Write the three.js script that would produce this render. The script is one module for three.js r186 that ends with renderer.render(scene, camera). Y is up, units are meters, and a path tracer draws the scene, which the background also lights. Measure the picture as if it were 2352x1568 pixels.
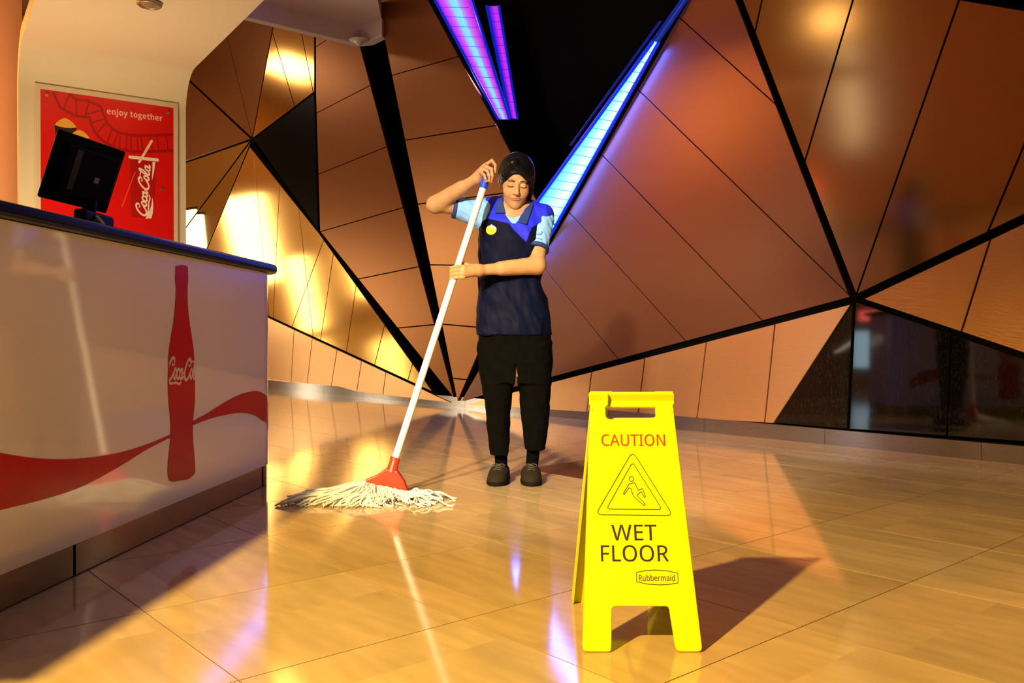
import * as THREE from 'three';
import { mergeGeometries } from 'three/addons/utils/BufferGeometryUtils.js';
import { RoundedBoxGeometry } from 'three/addons/geometries/RoundedBoxGeometry.js';
import { RectAreaLightUniformsLib } from 'three/addons/lights/RectAreaLightUniformsLib.js';
import { FontLoader } from 'three/addons/loaders/FontLoader.js';
import { TextGeometry } from 'three/addons/geometries/TextGeometry.js';
import { ImprovedNoise } from 'three/addons/math/ImprovedNoise.js';

// ------------------------------------------------------------ camera, exposure, large lights
const scene = new THREE.Scene();
const FOCAL = 1980, EYE = 0.73, MIDX = 1176, HORIZON = 772;      // focal length in pixels of the 2352 x 1568 frame, metres, pixels
const camera = new THREE.PerspectiveCamera(2 * Math.atan(784 / FOCAL) * 180 / Math.PI, 1.5, 0.05, 60);
camera.position.set(0, EYE, 0);
camera.rotation.x = -Math.atan(12 / FOCAL);
const renderer = new THREE.WebGLRenderer({ antialias: true });
renderer.toneMapping = THREE.LinearToneMapping;
renderer.toneMappingExposure = 1.0;
renderer.shadowMap.enabled = true;
scene.background = new THREE.Color(0x000000);
RectAreaLightUniformsLib.init();

const V = (x, y, z) => new THREE.Vector3(x, y, z);
// hall axes: p runs towards the faceted wall, q runs along it to the far left
const PN = V(0.7565, 0, -0.654).normalize(), QN = V(-0.654, 0, -0.7565).normalize();
const pq = (p, q, h) => V(PN.x * p + QN.x * q, h, PN.z * p + QN.z * q);
const HALL_TURN = Math.atan2(-QN.z, QN.x);                        // rotation.y that lays local +x along q

function rectLight(color, nits, w, h, pos, target) {
  const l = new THREE.RectAreaLight(color, nits, w, h);
  l.position.copy(pos); l.lookAt(target); scene.add(l); return l;
}
// the warm key: one unseen spotlight high on the left behind the photographer, that throws the counter's shadow on the floor
const KEY = V(-2.1, 3.0, 0.5);
const key = new THREE.SpotLight(new THREE.Color(1.0, 0.64, 0.17), 185, 0, 0.52, 0.35, 2);
key.position.copy(KEY); key.target.position.set(-0.1, 0, -2.1); key.castShadow = true; key.shadow.radius = 3; key.shadow.mapSize.set(2048, 2048);
key.shadow.bias = -0.0005;
scene.add(key, key.target);
// a second, whiter unseen spotlight behind it, placed to light the figure
const KEY2 = V(-1.75, 3.1, 1.6);
const key2 = new THREE.SpotLight(new THREE.Color(1.0, 0.83, 0.64), 240, 0, 0.22, 0.35, 2);
key2.position.copy(KEY2); key2.target.position.set(0.78, 0, -6.06); key2.castShadow = true; key2.shadow.radius = 6; key2.shadow.mapSize.set(2048, 2048); key2.shadow.bias = -0.0005;
scene.add(key2, key2.target);

// ------------------------------------------------------------ helpers
let seed = 7;
const rnd = () => { seed = (seed * 1664525 + 1013904223) % 4294967296; return seed / 4294967296; };
const noise = new ImprovedNoise();
const taken = {};
function numbered(n) { const k = (taken[n] = (taken[n] ?? -1) + 1); return k ? `${n}_${String(k).padStart(3, '0')}` : n; }
function tag(o, label, category, group, kind) {
  o.userData.label = label;
  if (category) o.userData.category = category;
  if (group) o.userData.group = group;
  if (kind) o.userData.kind = kind;
  return o;
}
function shadowy(m) { m.castShadow = true; m.receiveShadow = true; return m; }
function thing(name, label, category, group) { const g = new THREE.Group(); g.name = numbered(name); scene.add(g); return tag(g, label, category, group); }
function structure(name, label) { const g = new THREE.Group(); g.name = name; scene.add(g); return tag(g, label, undefined, undefined, 'structure'); }
function part(name, geo, mat, parent, label) { const m = shadowy(new THREE.Mesh(geo, mat)); m.name = name; parent.add(m); if (label) m.userData.label = label; return m; }
function group(name, parent) { const g = new THREE.Group(); g.name = name; parent.add(g); return g; }
const merge = (list) => mergeGeometries(list.map((g) => (g.index ? g.toNonIndexed() : g)).map((g) => { for (const k of Object.keys(g.attributes)) if (!['position', 'normal', 'uv'].includes(k)) g.deleteAttribute(k); return g; }));
const at = (g, x, y, z) => g.translate(x, y, z);
const box = (w, h, d, x = 0, y = 0, z = 0, r = 0) => (r ? new RoundedBoxGeometry(w, h, d, 2, r) : new THREE.BoxGeometry(w, h, d)).translate(x, y, z);
const tube = (pts, r, seg = 16, rad = 8) => new THREE.TubeGeometry(new THREE.CatmullRomCurve3(pts), seg, r, rad, false);
function rod(a, b, ra, rb = ra, seg = 20) {
  const d = b.clone().sub(a), g = new THREE.CylinderGeometry(rb, ra, d.length(), seg);
  g.translate(0, d.length() / 2, 0); g.applyQuaternion(new THREE.Quaternion().setFromUnitVectors(V(0, 1, 0), d.normalize()));
  return g.translate(a.x, a.y, a.z);
}
// a point of the photograph at a distance, on an upright plane of the hall, on any plane
const ray = (px, py) => V((px - MIDX) / FOCAL, (HORIZON - py) / FOCAL, -1);
const W = (px, py, d) => V(0, EYE, 0).addScaledVector(ray(px, py), d);
const P = (px, py, w) => { const r = ray(px, py); return W(px, py, (5.45 - w) / PN.dot(r)); };
const plane = (a, b, c) => { const pl = new THREE.Plane().setFromCoplanarPoints(a, b, c); if (pl.distanceToPoint(V(0, EYE, 0)) < 0) pl.negate(); return pl; };
const hit = (px, py, pl) => { const r = ray(px, py); return W(px, py, -(pl.normal.y * EYE + pl.constant) / pl.normal.dot(r)); };

// ------------------------------------------------------------ materials
function canvasTexture(w, h, draw, srgb = true) {
  const c = document.createElement('canvas'); c.width = w; c.height = h; draw(c.getContext('2d'), w, h);
  const t = new THREE.CanvasTexture(c); if (srgb) t.colorSpace = THREE.SRGBColorSpace; t.magFilter = THREE.LinearFilter; return t;
}
function dataTexture(w, h, fn, srgb) {
  const a = new Uint8Array(w * h * 4);
  for (let j = 0; j < h; j++) for (let i = 0; i < w; i++) { const c = fn(i / w, j / h, i, j); for (let k = 0; k < 3; k++) a[(j * w + i) * 4 + k] = Math.max(0, Math.min(255, (c.length ? c[k] : c) * 255)); a[(j * w + i) * 4 + 3] = 255; }
  const t = new THREE.DataTexture(a, w, h); t.wrapS = t.wrapT = THREE.RepeatWrapping; t.magFilter = THREE.LinearFilter; t.minFilter = THREE.LinearMipmapLinearFilter; t.generateMipmaps = true;
  if (srgb) t.colorSpace = THREE.SRGBColorSpace; t.needsUpdate = true; return t;
}
// fine brushed streaks along u (1 m = 1 repeat)
const streak = dataTexture(512, 512, (u, v, i, j) => {
  let s = 0; for (const [fu, fv, a] of [[3, 160, 0.5], [7, 310, 0.35], [2, 60, 0.3]]) s += a * noise.noise(Math.cos(u * 6.2832) * fu / 3, Math.sin(u * 6.2832) * fu / 3 + 40, v * fv);
  return 0.5 + 0.45 * s;
});
const wavy = dataTexture(512, 512, (u, v) => {
  const bend = 0.02 * Math.sin(u * 6.2832) + 0.012 * Math.sin(u * 12.566 + 1);
  return 0.5 + 0.42 * noise.noise(Math.cos(u * 6.2832) * 0.9, Math.sin(u * 6.2832) * 0.9 + 9, (v + bend) * 62) + 0.25 * noise.noise(Math.cos(u * 6.2832) * 2, Math.sin(u * 6.2832) * 2 + 3, (v + bend) * 130);
});
const speck = dataTexture(512, 512, (u, v, i, j) => {
  const n = noise.noise(u * 60, v * 25, 2.5) + 0.7 * noise.noise(u * 150, v * 60, 7.1);
  return n > 0.5 ? [0.14, 0.12, 0.10] : n > 0.4 ? [0.08, 0.07, 0.065] : [0.045, 0.04, 0.038];
}, true);
const rep = (t, x, y = x) => { const c = t.clone(); c.repeat.set(x, y); c.needsUpdate = true; return c; };
const std = (color, roughness, metalness = 0, extra = {}) => new THREE.MeshStandardMaterial({ color, roughness, metalness, ...extra });
const phys = (color, roughness, metalness = 0, extra = {}) => new THREE.MeshPhysicalMaterial({ color, roughness, metalness, ...extra });
const lin = (r, g, b) => new THREE.Color().setRGB(r, g, b);
const streakFine = rep(streak, 1.4, 1.4);
const M = {
  copper: phys(lin(0.29, 0.112, 0.05), 0.36, 0.78, { bumpMap: streakFine, bumpScale: 0.0005, anisotropy: 0.5, clearcoat: 0.5, clearcoatRoughness: 0.3 }),
  satin: phys(lin(0.38, 0.15, 0.05), 0.34, 0.85, { bumpMap: streakFine, bumpScale: 0.0003 }),
  bronze: phys(lin(0.52, 0.27, 0.085), 0.14, 0.94),
  grained: phys(lin(0.55, 0.28, 0.10), 0.34, 0.8, { bumpMap: rep(wavy, 1.6, 2.6), bumpScale: 0.0022 }),
  gold: phys(lin(0.90, 0.52, 0.13), 0.12, 0.95),
  mirror: phys(lin(0.75, 0.55, 0.20), 0.05, 1),
  apricot: phys(lin(0.93, 0.52, 0.23), 0.27, 0.85, { bumpMap: streakFine, bumpScale: 0.0004 }),
  blackGloss: phys(lin(0.003, 0.002, 0.002), 0.3, 0, { specularIntensity: 0.12 }),
  blackMatte: phys(lin(0.003, 0.003, 0.003), 0.8, 0, { specularIntensity: 0.1 }),
  granite: phys(0xffffff, 0.05, 0, { map: rep(speck, 2.2, 2.2), ior: 1.7 }),
  backing: phys(lin(0.003, 0.003, 0.003), 0.9, 0, { specularIntensity: 0.1 }),
  steel: phys(lin(0.34, 0.30, 0.30), 0.14, 0.88, { bumpMap: streakFine, bumpScale: 0.0002 }),
  kick: phys(lin(0.36, 0.30, 0.22), 0.18, 0.85),
  white: phys(lin(0.80, 0.77, 0.80), 0.25, 0, { clearcoat: 1, clearcoatRoughness: 0.06 }),
  plaster: std(lin(0.74, 0.66, 0.50), 0.85),
  salmon: std(lin(0.72, 0.36, 0.20), 0.8),
  soffit: std(lin(0.62, 0.52, 0.60), 0.7),  // lavender glow of the magenta strips put into the white
  counterTop: phys(lin(0.003, 0.003, 0.005), 0.3, 0, { specularIntensity: 0.14 }),
  red: phys(lin(0.55, 0.004, 0.008), 0.2, 0, { specularIntensity: 0.3 }),
  amberWall: std(lin(0.80, 0.46, 0.17), 0.7),  // amber for a wall out of view, mirrored by the gold facets
  darkWall: std(lin(0.30, 0.15, 0.08), 0.7),
  hallWall: std(lin(0.52, 0.30, 0.16), 0.7),
  plasticBlack: phys(lin(0.002, 0.002, 0.0025), 0.5, 0, { specularIntensity: 0.12 }),
};

// ------------------------------------------------------------ floor of 600 mm polished tiles
const tileTex = dataTexture(1024, 1024, (u, v) => {
  const w = noise.noise(u * 4, v * 4, 1) * 0.25;
  let s = noise.noise(u * 3 + w, v * 14 + w * 3, 5.3) * 0.55 + noise.noise(u * 8 + w * 2, v * 46 + w * 6, 9.7) * 0.4 + noise.noise(u * 30, v * 90, 3.1) * 0.16;
  const k = 0.745 + 0.13 * s;
  return [k * 0.96, k * 0.845, k * 0.62];
}, true);
const tileMats = [0, 1, 2].map((i) => phys([0xffffff, 0xf6f2ee, 0xfffaf0][i], 0.085, 0, { map: tileTex, specularIntensity: 1, ior: 1.62 }));
const maroonTile = phys(lin(0.075, 0.022, 0.018), 0.085, 0, { ior: 1.6 });
{
  const floor = structure('floor', 'polished beige marble tile floor with thin dark joints');
  part('grout', box(30, 0.1, 30, 0, -0.0511, 0).rotateY(HALL_TURN).translate(0, 0, -5), std(lin(0.14, 0.09, 0.045), 0.8), floor);
  const T = 0.6, far = [], near = [];
  const geos = [];
  for (let k = 0; k < 6; k++) {
    const g = new THREE.BoxGeometry(T - 0.0035, 0.012, T - 0.0035);
    const uv = g.attributes.uv, ps = g.attributes.position, ou = rnd(), ov = rnd(), turn = k % 2;
    for (let i = 0; i < uv.count; i++) { const a = ps.getX(i) / 1.9, b = ps.getZ(i) / 1.9; uv.setXY(i, (turn ? a : -a) + ou, (turn ? b : -b) + ov); }
    geos.push(g);
  }
  for (let i = -11; i <= 7; i++) for (let j = -9; j <= 24; j++) {
    const c = pq(0.755 + T * (i + 0.5), 1.16 + T * (j + 0.5), -0.006), d = -c.z;
    const px = MIDX + FOCAL * c.x / Math.max(d, 0.2);
    (d > 1.5 && d < 8.5 && px > -200 && px < 2600 ? near : far).push([c, i, j]);
  }
  near.sort((a, b) => b[0].z - a[0].z);
  for (const [c, i, j] of near.splice(0, 280)) {
    const k = (i * 7 + j * 13 + 700) % 6, m = part('tile', geos[k], i === 4 && j === 3 ? maroonTile : tileMats[(i * 5 + j * 3 + 300) % 3], floor, i === 4 && j === 3 ? 'dark maroon inlay tile' : undefined);
    m.position.copy(c); m.rotation.y = HALL_TURN;
  }
  far.push(...near);
  const fg = merge(far.map(([c, i, j]) => geos[(i * 7 + j * 13 + 700) % 6].clone().rotateY(HALL_TURN).translate(c.x, c.y, c.z)));
  part('far_tiles', fg, tileMats[0], floor).userData.kind = 'stuff';
}

// ------------------------------------------------------------ the shell of the hall
const HIGH = 6;
function slab(parent, name, p0, p1, q0, q1, h0, h1, mat) {
  const g = box(Math.abs(q1 - q0), h1 - h0, Math.abs(p1 - p0)); g.rotateY(HALL_TURN);
  const c = pq((p0 + p1) / 2, (q0 + q1) / 2, (h0 + h1) / 2);
  return part(name, g.translate(c.x, c.y, c.z), mat, parent);
}
slab(structure('ceiling', 'dark high ceiling of the hall'), 'ceiling_slab', -5.2, 6.2, -6.2, 17, HIGH, HIGH + 0.15, M.darkWall);
slab(structure('wall_opposite', 'warm brown wall behind the photographer'), 'wall_slab', -5.2, -5, -6.2, 17, 0, HIGH, M.hallWall);
slab(structure('wall_near', 'warm brown end wall to the right, out of view'), 'wall_slab', -5, 6.2, -6.2, -6, 0, HIGH, M.hallWall);
slab(structure('wall_far', 'unseen amber end wall with glowing panels behind the kiosk'), 'wall_slab', -5, 6.2, 16, 16.2, 0, HIGH, M.amberWall);

// the faceted wall: folded metal panels with black joints over a black backing
const wall = structure('wall_back', 'faceted wall of folded copper, gold and black panels');
slab(wall, 'backing', 6.0, 6.2, -6.0, 16, 0, HIGH, M.backing);
const clip = (poly, nx, ny, c) => {                                // keeps nx*x + ny*y >= c
  const out = [];
  poly.forEach((a, i) => {
    const b = poly[(i + 1) % poly.length], da = nx * a[0] + ny * a[1] - c, db = nx * b[0] + ny * b[1] - c;
    if (da >= 0) out.push(a);
    if (da * db < 0) { const t = da / (da - db); out.push([a[0] + t * (b[0] - a[0]), a[1] + t * (b[1] - a[1])]); }
  });
  return out;
};
const area = (p) => p.reduce((s, a, i) => { const b = p[(i + 1) % p.length]; return s + a[0] * b[1] - b[0] * a[1]; }, 0) / 2;
function inset(poly, d) {
  let out = poly;
  poly.forEach((a, i) => {
    const b = poly[(i + 1) % poly.length], l = Math.hypot(b[0] - a[0], b[1] - a[1]); if (l < 1e-6) return;
    const nx = -(b[1] - a[1]) / l, ny = (b[0] - a[0]) / l; out = clip(out, nx, ny, nx * a[0] + ny * a[1] + (Array.isArray(d) ? d[i] : d));
  });
  return out;
}
const jointGeos = [];
function facet(pl, corners, seams, mat, { gap = 0.02, grain, label, seamGap = 0.005, thick = 0.03 } = {}) {
  const n = pl.normal, e1 = (grain ? grain.clone().addScaledVector(n, -grain.dot(n)) : V(0, 1, 0).cross(n)).normalize(), e2 = n.clone().cross(e1), o = corners[0];
  const flat = (v) => { const d = v.clone().sub(o); return [d.dot(e1), d.dot(e2)]; };
  let poly = corners.map(flat); if (area(poly) < 0) { poly.reverse(); if (Array.isArray(gap)) { gap = gap.slice(0, -1).reverse().concat(gap.at(-1)); } }
  let pieces = [inset(poly, gap)];
  for (const [ax, ay, bx, by] of seams) {
    const a = flat(hit(ax, ay, pl)), b = flat(hit(bx, by, pl)), l = Math.hypot(b[0] - a[0], b[1] - a[1]), nx = -(b[1] - a[1]) / l, ny = (b[0] - a[0]) / l, c = nx * a[0] + ny * a[1];
    pieces = pieces.flatMap((p) => [clip(p, nx, ny, c), clip(p, -nx, -ny, -c)].filter((x) => x.length > 2 && area(x) > 0.002));
  }
  const f = group('facet', wall); if (label) f.userData.label = label;
  const basis = new THREE.Matrix4().makeBasis(e1, e2, n).setPosition(o);
  for (const p of pieces) {
    const q = inset(p, seamGap); if (q.length < 3 || area(q) < 0.001) continue;
    const g = new THREE.ExtrudeGeometry(new THREE.Shape(q.map(([x, y]) => new THREE.Vector2(x, y))), { depth: thick - 0.002, bevelEnabled: true, bevelThickness: 0.002, bevelSize: 0.002, bevelOffset: -0.002, bevelSegments: 1, curveSegments: 1 });
    g.translate(0, 0, -thick).applyMatrix4(basis);
    part('panel', g, mat, f);
  }
  // black joint bed behind the panels
  const big = inset(poly, -0.03), jg = new THREE.ExtrudeGeometry(new THREE.Shape(big.map(([x, y]) => new THREE.Vector2(x, y))), { depth: 0.02, bevelEnabled: false });
  jointGeos.push(jg.translate(0, 0, -0.055).applyMatrix4(basis));
}
const A = P(1050, 929, 0.07), B = P(1962, 688, 0.04), T2 = P(1605, -53, 0.35);
const pR1 = plane(A, B, T2), C = hit(1668, -70, pR1);
const E_ = P(2600, 385, 0.02), pR2 = plane(B, C, E_);
const base = (px, py) => P(px, py, 0.03);
const pR4 = plane(B, P(1948, 988, 0.05), P(2600, 1036, 0.05)), F_ = hit(2600, 904, pR4), pR3 = plane(B, E_, F_);
const pR4a = plane(B, base(1777, 973), P(1948, 988, 0.05)), pR5 = plane(A, B, base(1777, 973));
const V0 = P(580, 320, 0.45), Lm = P(617, 728, 0.14), pL9 = plane(V0, Lm, A), L1a = hit(733, 533, pL9);
const L1t = P(724, 40, 0.2), pL1 = plane(A, L1a, L1t), L1k = hit(724, 212, pL1);
const VA = P(1245, 477, 0.12), L2t = P(850, -70, 0.3), pL2 = plane(A, L2t, VA);
const pL3 = plane(V0, L1k, L1a), pL4 = plane(V0, L1k, L1t), L5t = hit(636, 20, pL4);
const L6a = P(370, 125, 0.25), pL5 = plane(V0, L5t, L6a), L6b = P(370, 392, 0.3), pL6 = plane(V0, L6a, L6b);
const L7b = P(370, 600, 0.1), pL7 = plane(V0, L6b, L7b), L8b = hit(450, 632, pL9), pL8 = plane(V0, L7b, L8b);
const pL10 = plane(A, Lm, base(651, 877));
const up = V(0, 1, 0);
facet(pR1, [A, B, C, T2], [[1600, 78, 1779, 239], [1464, 206, 1953, 680], [1384, 358, 1754, 739], [1307, 488, 1578, 786], [1254, 622, 1400, 800]], M.copper, { gap: 0.022, seamGap: 0.003, grain: hit(1753, 500, pR1).sub(hit(1500, 800, pR1)), label: 'large brushed copper facet' });
facet(pR2, [B, C, hit(1660, -98, pR2), hit(2600, 55, pR2), E_], [[1749, 0, 1731, 83], [1958, 0, 1846, 376], [2201, 0, 1967, 675], [2352, 330, 2266, 537]], M.bronze, { gap: 0.022, label: 'smooth bronze facet' });
facet(pR3, [B, E_, F_], [[2275, 546, 2208, 762]], M.grained, { gap: 0.02, grain: hit(2352, 700, pR3).sub(hit(2100, 650, pR3)), label: 'wavy grained bronze facet' });
facet(pR4, [B, F_, P(2600, 1036, 0.05), P(1948, 988, 0.05)], [[2184, 770, 2175, 1000]], M.granite, { gap: 0.006, label: 'polished black granite facet' });
facet(pR4a, [B, P(1948, 988, 0.05), base(1777, 973)], [], M.granite, { gap: 0.004, label: 'speckled black granite wedge' });
facet(pR5, [A, B, base(1777, 973)], [[1359, 851, 1353, 901], [1481, 820, 1466, 945], [1622, 786, 1601, 957], [1780, 741, 1756, 973], [1245, 880, 1240, 925]], M.apricot, { gap: [0.02, 0.0, 0.0], grain: V(1, 0, 0), label: 'apricot metal skirt facet' });
facet(pL1, [A, L1a, L1k, L1t, hit(815, 50, pL1)], [[728, 108, 755, 90], [730, 259, 849, 198], [730, 401, 884, 339], [736, 532, 926, 477], [822, 641, 963, 612], [916, 753, 999, 745]], M.satin, { gap: 0.018, grain: up, label: 'tall copper facet left of the black groove' });
facet(pL2, [A, VA, hit(950, -64, pL2), L2t], [[904, 173, 1049, 132], [932, 322, 1100, 295], [952, 470, 1045, 458], [989, 608, 1100, 610], [1024, 745, 1093, 751], [1035, 868, 1075, 872]], M.satin, { gap: 0.012, grain: up, label: 'copper facet right of the black groove' });
facet(pL3, [V0, L1k, L1a], [], M.blackGloss, { gap: 0.012, label: 'black gloss triangle' });
facet(pL4, [V0, L1k, L1t, L5t], [[690, 60, 720, 212], [640, 120, 676, 240]], M.gold, { gap: 0.01, label: 'bright gold upper facet' });
facet(pL5, [V0, L5t, hit(470, -80, pL5), hit(330, -20, pL5), L6a], [[550, 195, 578, 310]], M.satin, { gap: 0.012, label: 'brown upper facet' });
facet(pL6, [V0, L6a, L6b], [], M.satin, { gap: 0.012, label: 'brown wedge facet' });
facet(pL7, [V0, L6b, L7b], [], M.mirror, { gap: 0.012, label: 'mirror gold wedge' });
facet(pL8, [V0, L7b, L8b], [], M.mirror, { gap: 0.006, label: 'dark mirror wedge' });
facet(pL9, [V0, L1a, A, Lm, L8b], [[581, 332, 605, 585], [640, 480, 628, 720], [686, 708, 672, 746], [700, 600, 720, 780], [765, 590, 735, 790], [820, 643, 796, 804], [887, 732, 861, 835], [953, 816, 937, 872]], M.gold, { gap: 0.014, label: 'bright gold lower facet' });
facet(pL10, [A, Lm, hit(440, 650, pL10), base(440, 858)], [[676, 752, 668, 880], [717, 780, 706, 875], [774, 804, 761, 884], [830, 830, 820, 895], [887, 850, 880, 900]], M.apricot, { gap: 0.008, grain: V(1, 0, 0), label: 'apricot metal skirt facet on the left' });
part('joint_bed', merge(jointGeos), M.backing, wall);
// upper field above the facets
{
  const g = structure('baseboard_back', 'polished steel plinth along the faceted wall');
  const n = 22, q0 = -5.9, q1 = 15.9;
  for (let i = 0; i < n; i++) { const a = q0 + (q1 - q0) * i / n, b = q0 + (q1 - q0) * (i + 1) / n; slab(g, 'plinth_length', 5.40, 5.52, a + 0.0015, b - 0.0015, 0, 0.105, M.steel); }
}

// ------------------------------------------------------------ light strips in the black V-shaped recess
function lightStrip(name, label, quad, cells, { tex, color, nits, glow, frame = 0.03, breakAt, inward = 0 }) {
  // quad: top-left, top-right, bottom-right, bottom-left
  const t = thing(name, label, 'light strip', 'coloured light strips in the black recess');
  const [tl, tr, br, bl] = quad, c = tl.clone().add(tr).add(br).add(bl).multiplyScalar(0.25);
  const n = tr.clone().sub(bl).cross(tl.clone().sub(br)).normalize(); if (n.dot(V(0, EYE, 0).sub(c)) < 0) n.negate();
  const mat = new THREE.MeshStandardMaterial({ color: 0x05060a, roughness: 0.3, emissive: 0xffffff, emissiveMap: tex, emissiveIntensity: glow });
  const L = (a, b, s) => a.clone().lerp(b, s);
  for (let i = 0; i < cells; i++) {
    const s0 = i / cells + 0.0018, s1 = (i + 1) / cells - 0.0018;
    const a = L(tl, bl, s0), b = L(tr, br, s0), d = L(tr, br, s1), e = L(tl, bl, s1), pos = [], uv = [];
    const quadf = (p, u) => { for (const k of [0, 1, 2, 0, 2, 3]) { pos.push(p[k].x, p[k].y, p[k].z); uv.push(...u[k]); } };
    const back = (v) => v.clone().addScaledVector(n, -0.012), U = [[0, 1 - s0], [1, 1 - s0], [1, 1 - s1], [0, 1 - s1]];
    quadf([e, d, b, a], [U[3], U[2], U[1], U[0]]);
    for (const [x, y] of [[a, b], [b, d], [d, e], [e, a]]) quadf([x, y, back(y), back(x)], [U[0], U[0], U[0], U[0]]);
    const g = new THREE.BufferGeometry(); g.setAttribute('position', new THREE.Float32BufferAttribute(pos, 3)); g.setAttribute('uv', new THREE.Float32BufferAttribute(uv, 2)); g.computeVertexNormals();
    part('glass_cell', g, mat, t);
  }
  const fm = new THREE.MeshStandardMaterial({ color: 0x020310, roughness: 0.4, emissive: new THREE.Color(0.0, 0.02, 0.6), emissiveIntensity: glow * 0.8 });
  const bar = (a, b, r) => { const g = rod(a, b, r, r, 8); return g; };
  part('edge_frame', merge([bar(tl, bl, frame * 0.5), bar(tr, br, frame * 0.5)]), fm, t);
  const ba = (v) => v.clone().addScaledVector(n, -0.02), bp = [tl, tr, br, bl].map(ba), bg = new THREE.BufferGeometry();
  bg.setAttribute('position', new THREE.Float32BufferAttribute([bp[0], bp[3], bp[2], bp[0], bp[2], bp[1]].flatMap((v) => [v.x, v.y, v.z]), 3)); bg.computeVertexNormals();
  part('back_tray', bg, M.blackMatte, t);
  const mid0 = L(tl, tr, 0.5), mid1 = L(bl, br, 0.5), len = mid0.distanceTo(mid1), wd = (tl.distanceTo(tr) + bl.distanceTo(br)) / 2;
  const li = new THREE.RectAreaLight(color, nits, wd * 0.9, len * 0.96), pos = mid0.clone().add(mid1).multiplyScalar(0.5).addScaledVector(n, 0.02);
  li.position.copy(pos); li.up.copy(mid0.clone().sub(mid1).normalize()); li.lookAt(pos.clone().add(n)); scene.add(li);
  return t;
}
const band = (stops) => canvasTexture(64, 64, (c, w, h) => { const g = c.createLinearGradient(0, 0, w, 0); for (const [s, k] of stops) g.addColorStop(s, k); c.fillStyle = g; c.fillRect(0, 0, w, h); });
const magentaTex = band([[0, '#2a10ff'], [0.1, '#c030ff'], [0.26, '#e060ff'], [0.4, '#8fe0ff'], [0.55, '#8ff0ff'], [0.66, '#c088ff'], [0.85, '#e030e8'], [1, '#7010ff']]);
const pinkTex = band([[0, '#2008e0'], [0.3, '#8020ff'], [0.6, '#e038f0'], [0.85, '#d030ff'], [1, '#2010ff']]);
const cyanTex = band([[0, '#3a9cf0'], [0.2, '#70d8ff'], [0.55, '#b8f4ff'], [0.8, '#d0f4ff'], [1, '#7ac8ff']]);
// the left one lines the edge of the copper facet and leans into the recess
lightStrip('light_strip', 'magenta and cyan light strip along the left edge of the black recess',
  [P(985, -25, 0.22), P(1076, -25, 0.05), P(1170, 275, 0.0), P(1145, 275, 0.12)], 13, { tex: magentaTex, color: new THREE.Color(0.7, 0.4, 1), nits: 14, glow: 0.95 });
lightStrip('light_strip', 'narrow glowing magenta band beside the wider magenta and cyan one',
  [P(1118, 15, -0.08), P(1146, 15, -0.22), P(1188, 274, -0.2), P(1172, 272, -0.1)], 14, { tex: pinkTex, color: new THREE.Color(0.8, 0.2, 1), nits: 3, glow: 0.9 });  // narrow glowing band within the recess
lightStrip('light_strip', 'pale cyan light strip rising beside the right copper facet',
  [P(1499, 96, 0.42), P(1512, 98, 0.37), P(1278, 515, 0.24), P(1204, 505, 0.52)], 20, { tex: cyanTex, color: new THREE.Color(0.03, 0.09, 1), nits: 24, glow: 1.6 });
lightStrip('light_strip', 'short lower cyan light strip behind the cleaner',
  [P(1203, 508, 0.52), P(1277, 518, 0.24), P(1222, 612, 0.18), P(1130, 600, 0.45)], 4, { tex: cyanTex, color: new THREE.Color(0.03, 0.09, 1), nits: 24, glow: 1.6 });
{
  const tailTex = band([[0, '#0840a8'], [1, '#1068c8']]);
  lightStrip('light_strip', 'dim blue tail above the pale cyan light strip',
    [P(1580, -20, 0.38), P(1591, -20, 0.36), P(1512, 97, 0.37), P(1499, 95, 0.41)], 4, { tex: tailTex, color: new THREE.Color(0.1, 0.3, 1), nits: 0.6, glow: 0.5, frame: 0.02 });
  lightStrip('light_strip', 'hair thin blue line left of the pale cyan light strip',
    [P(1514, 50, 0.3), P(1519, 50, 0.29), P(1312, 335, 0.29), P(1309, 335, 0.3)], 1, { tex: tailTex, color: new THREE.Color(0.1, 0.2, 1), nits: 0.5, glow: 0.32, frame: 0.01 });
}

// ------------------------------------------------------------ kiosk: curved white back wall that bends over into a canopy
const KU = V(0.825, 0, -0.565), KN = V(0.565, 0, 0.825);            // along the poster wall to the right, out of the wall
const kioskL = V(-3.43, 0, -6.0);
{
  const g = structure('wall_kiosk', 'white kiosk back wall curving over into a canopy');
  const wid = 1.12, h0 = 2.44, r = 0.28, len = 2.6, thick = 0.1, out = [[0, h0]], inn = [[-thick, h0]];
  for (let i = 1; i <= 20; i++) { const a = i / 20 * Math.PI / 2; out.push([r - r * Math.cos(a), h0 + r * Math.sin(a)]); inn.push([r - (r + thick) * Math.cos(a), h0 + (r + thick) * Math.sin(a)]); }
  out.push([len, h0 + r]); inn.push([len, h0 + r + thick]);
  const lay = (pts) => new THREE.ExtrudeGeometry(new THREE.Shape(pts.map(([x, y]) => new THREE.Vector2(x, y))), { depth: wid, bevelEnabled: false, curveSegments: 1 }).applyMatrix4(new THREE.Matrix4().makeBasis(KN, V(0, 1, 0), KU.clone().negate()).setPosition(kioskL.clone().addScaledVector(KU, wid)));
  part('wall_board', lay([[0, 0], [0, h0], [-thick, h0], [-thick, 0]]), M.plaster, g);
  part('canopy', lay([...out, ...inn.reverse()]), M.plaster, structure('ceiling_kiosk', 'white kiosk canopy curving out of the back wall'));
}
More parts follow.
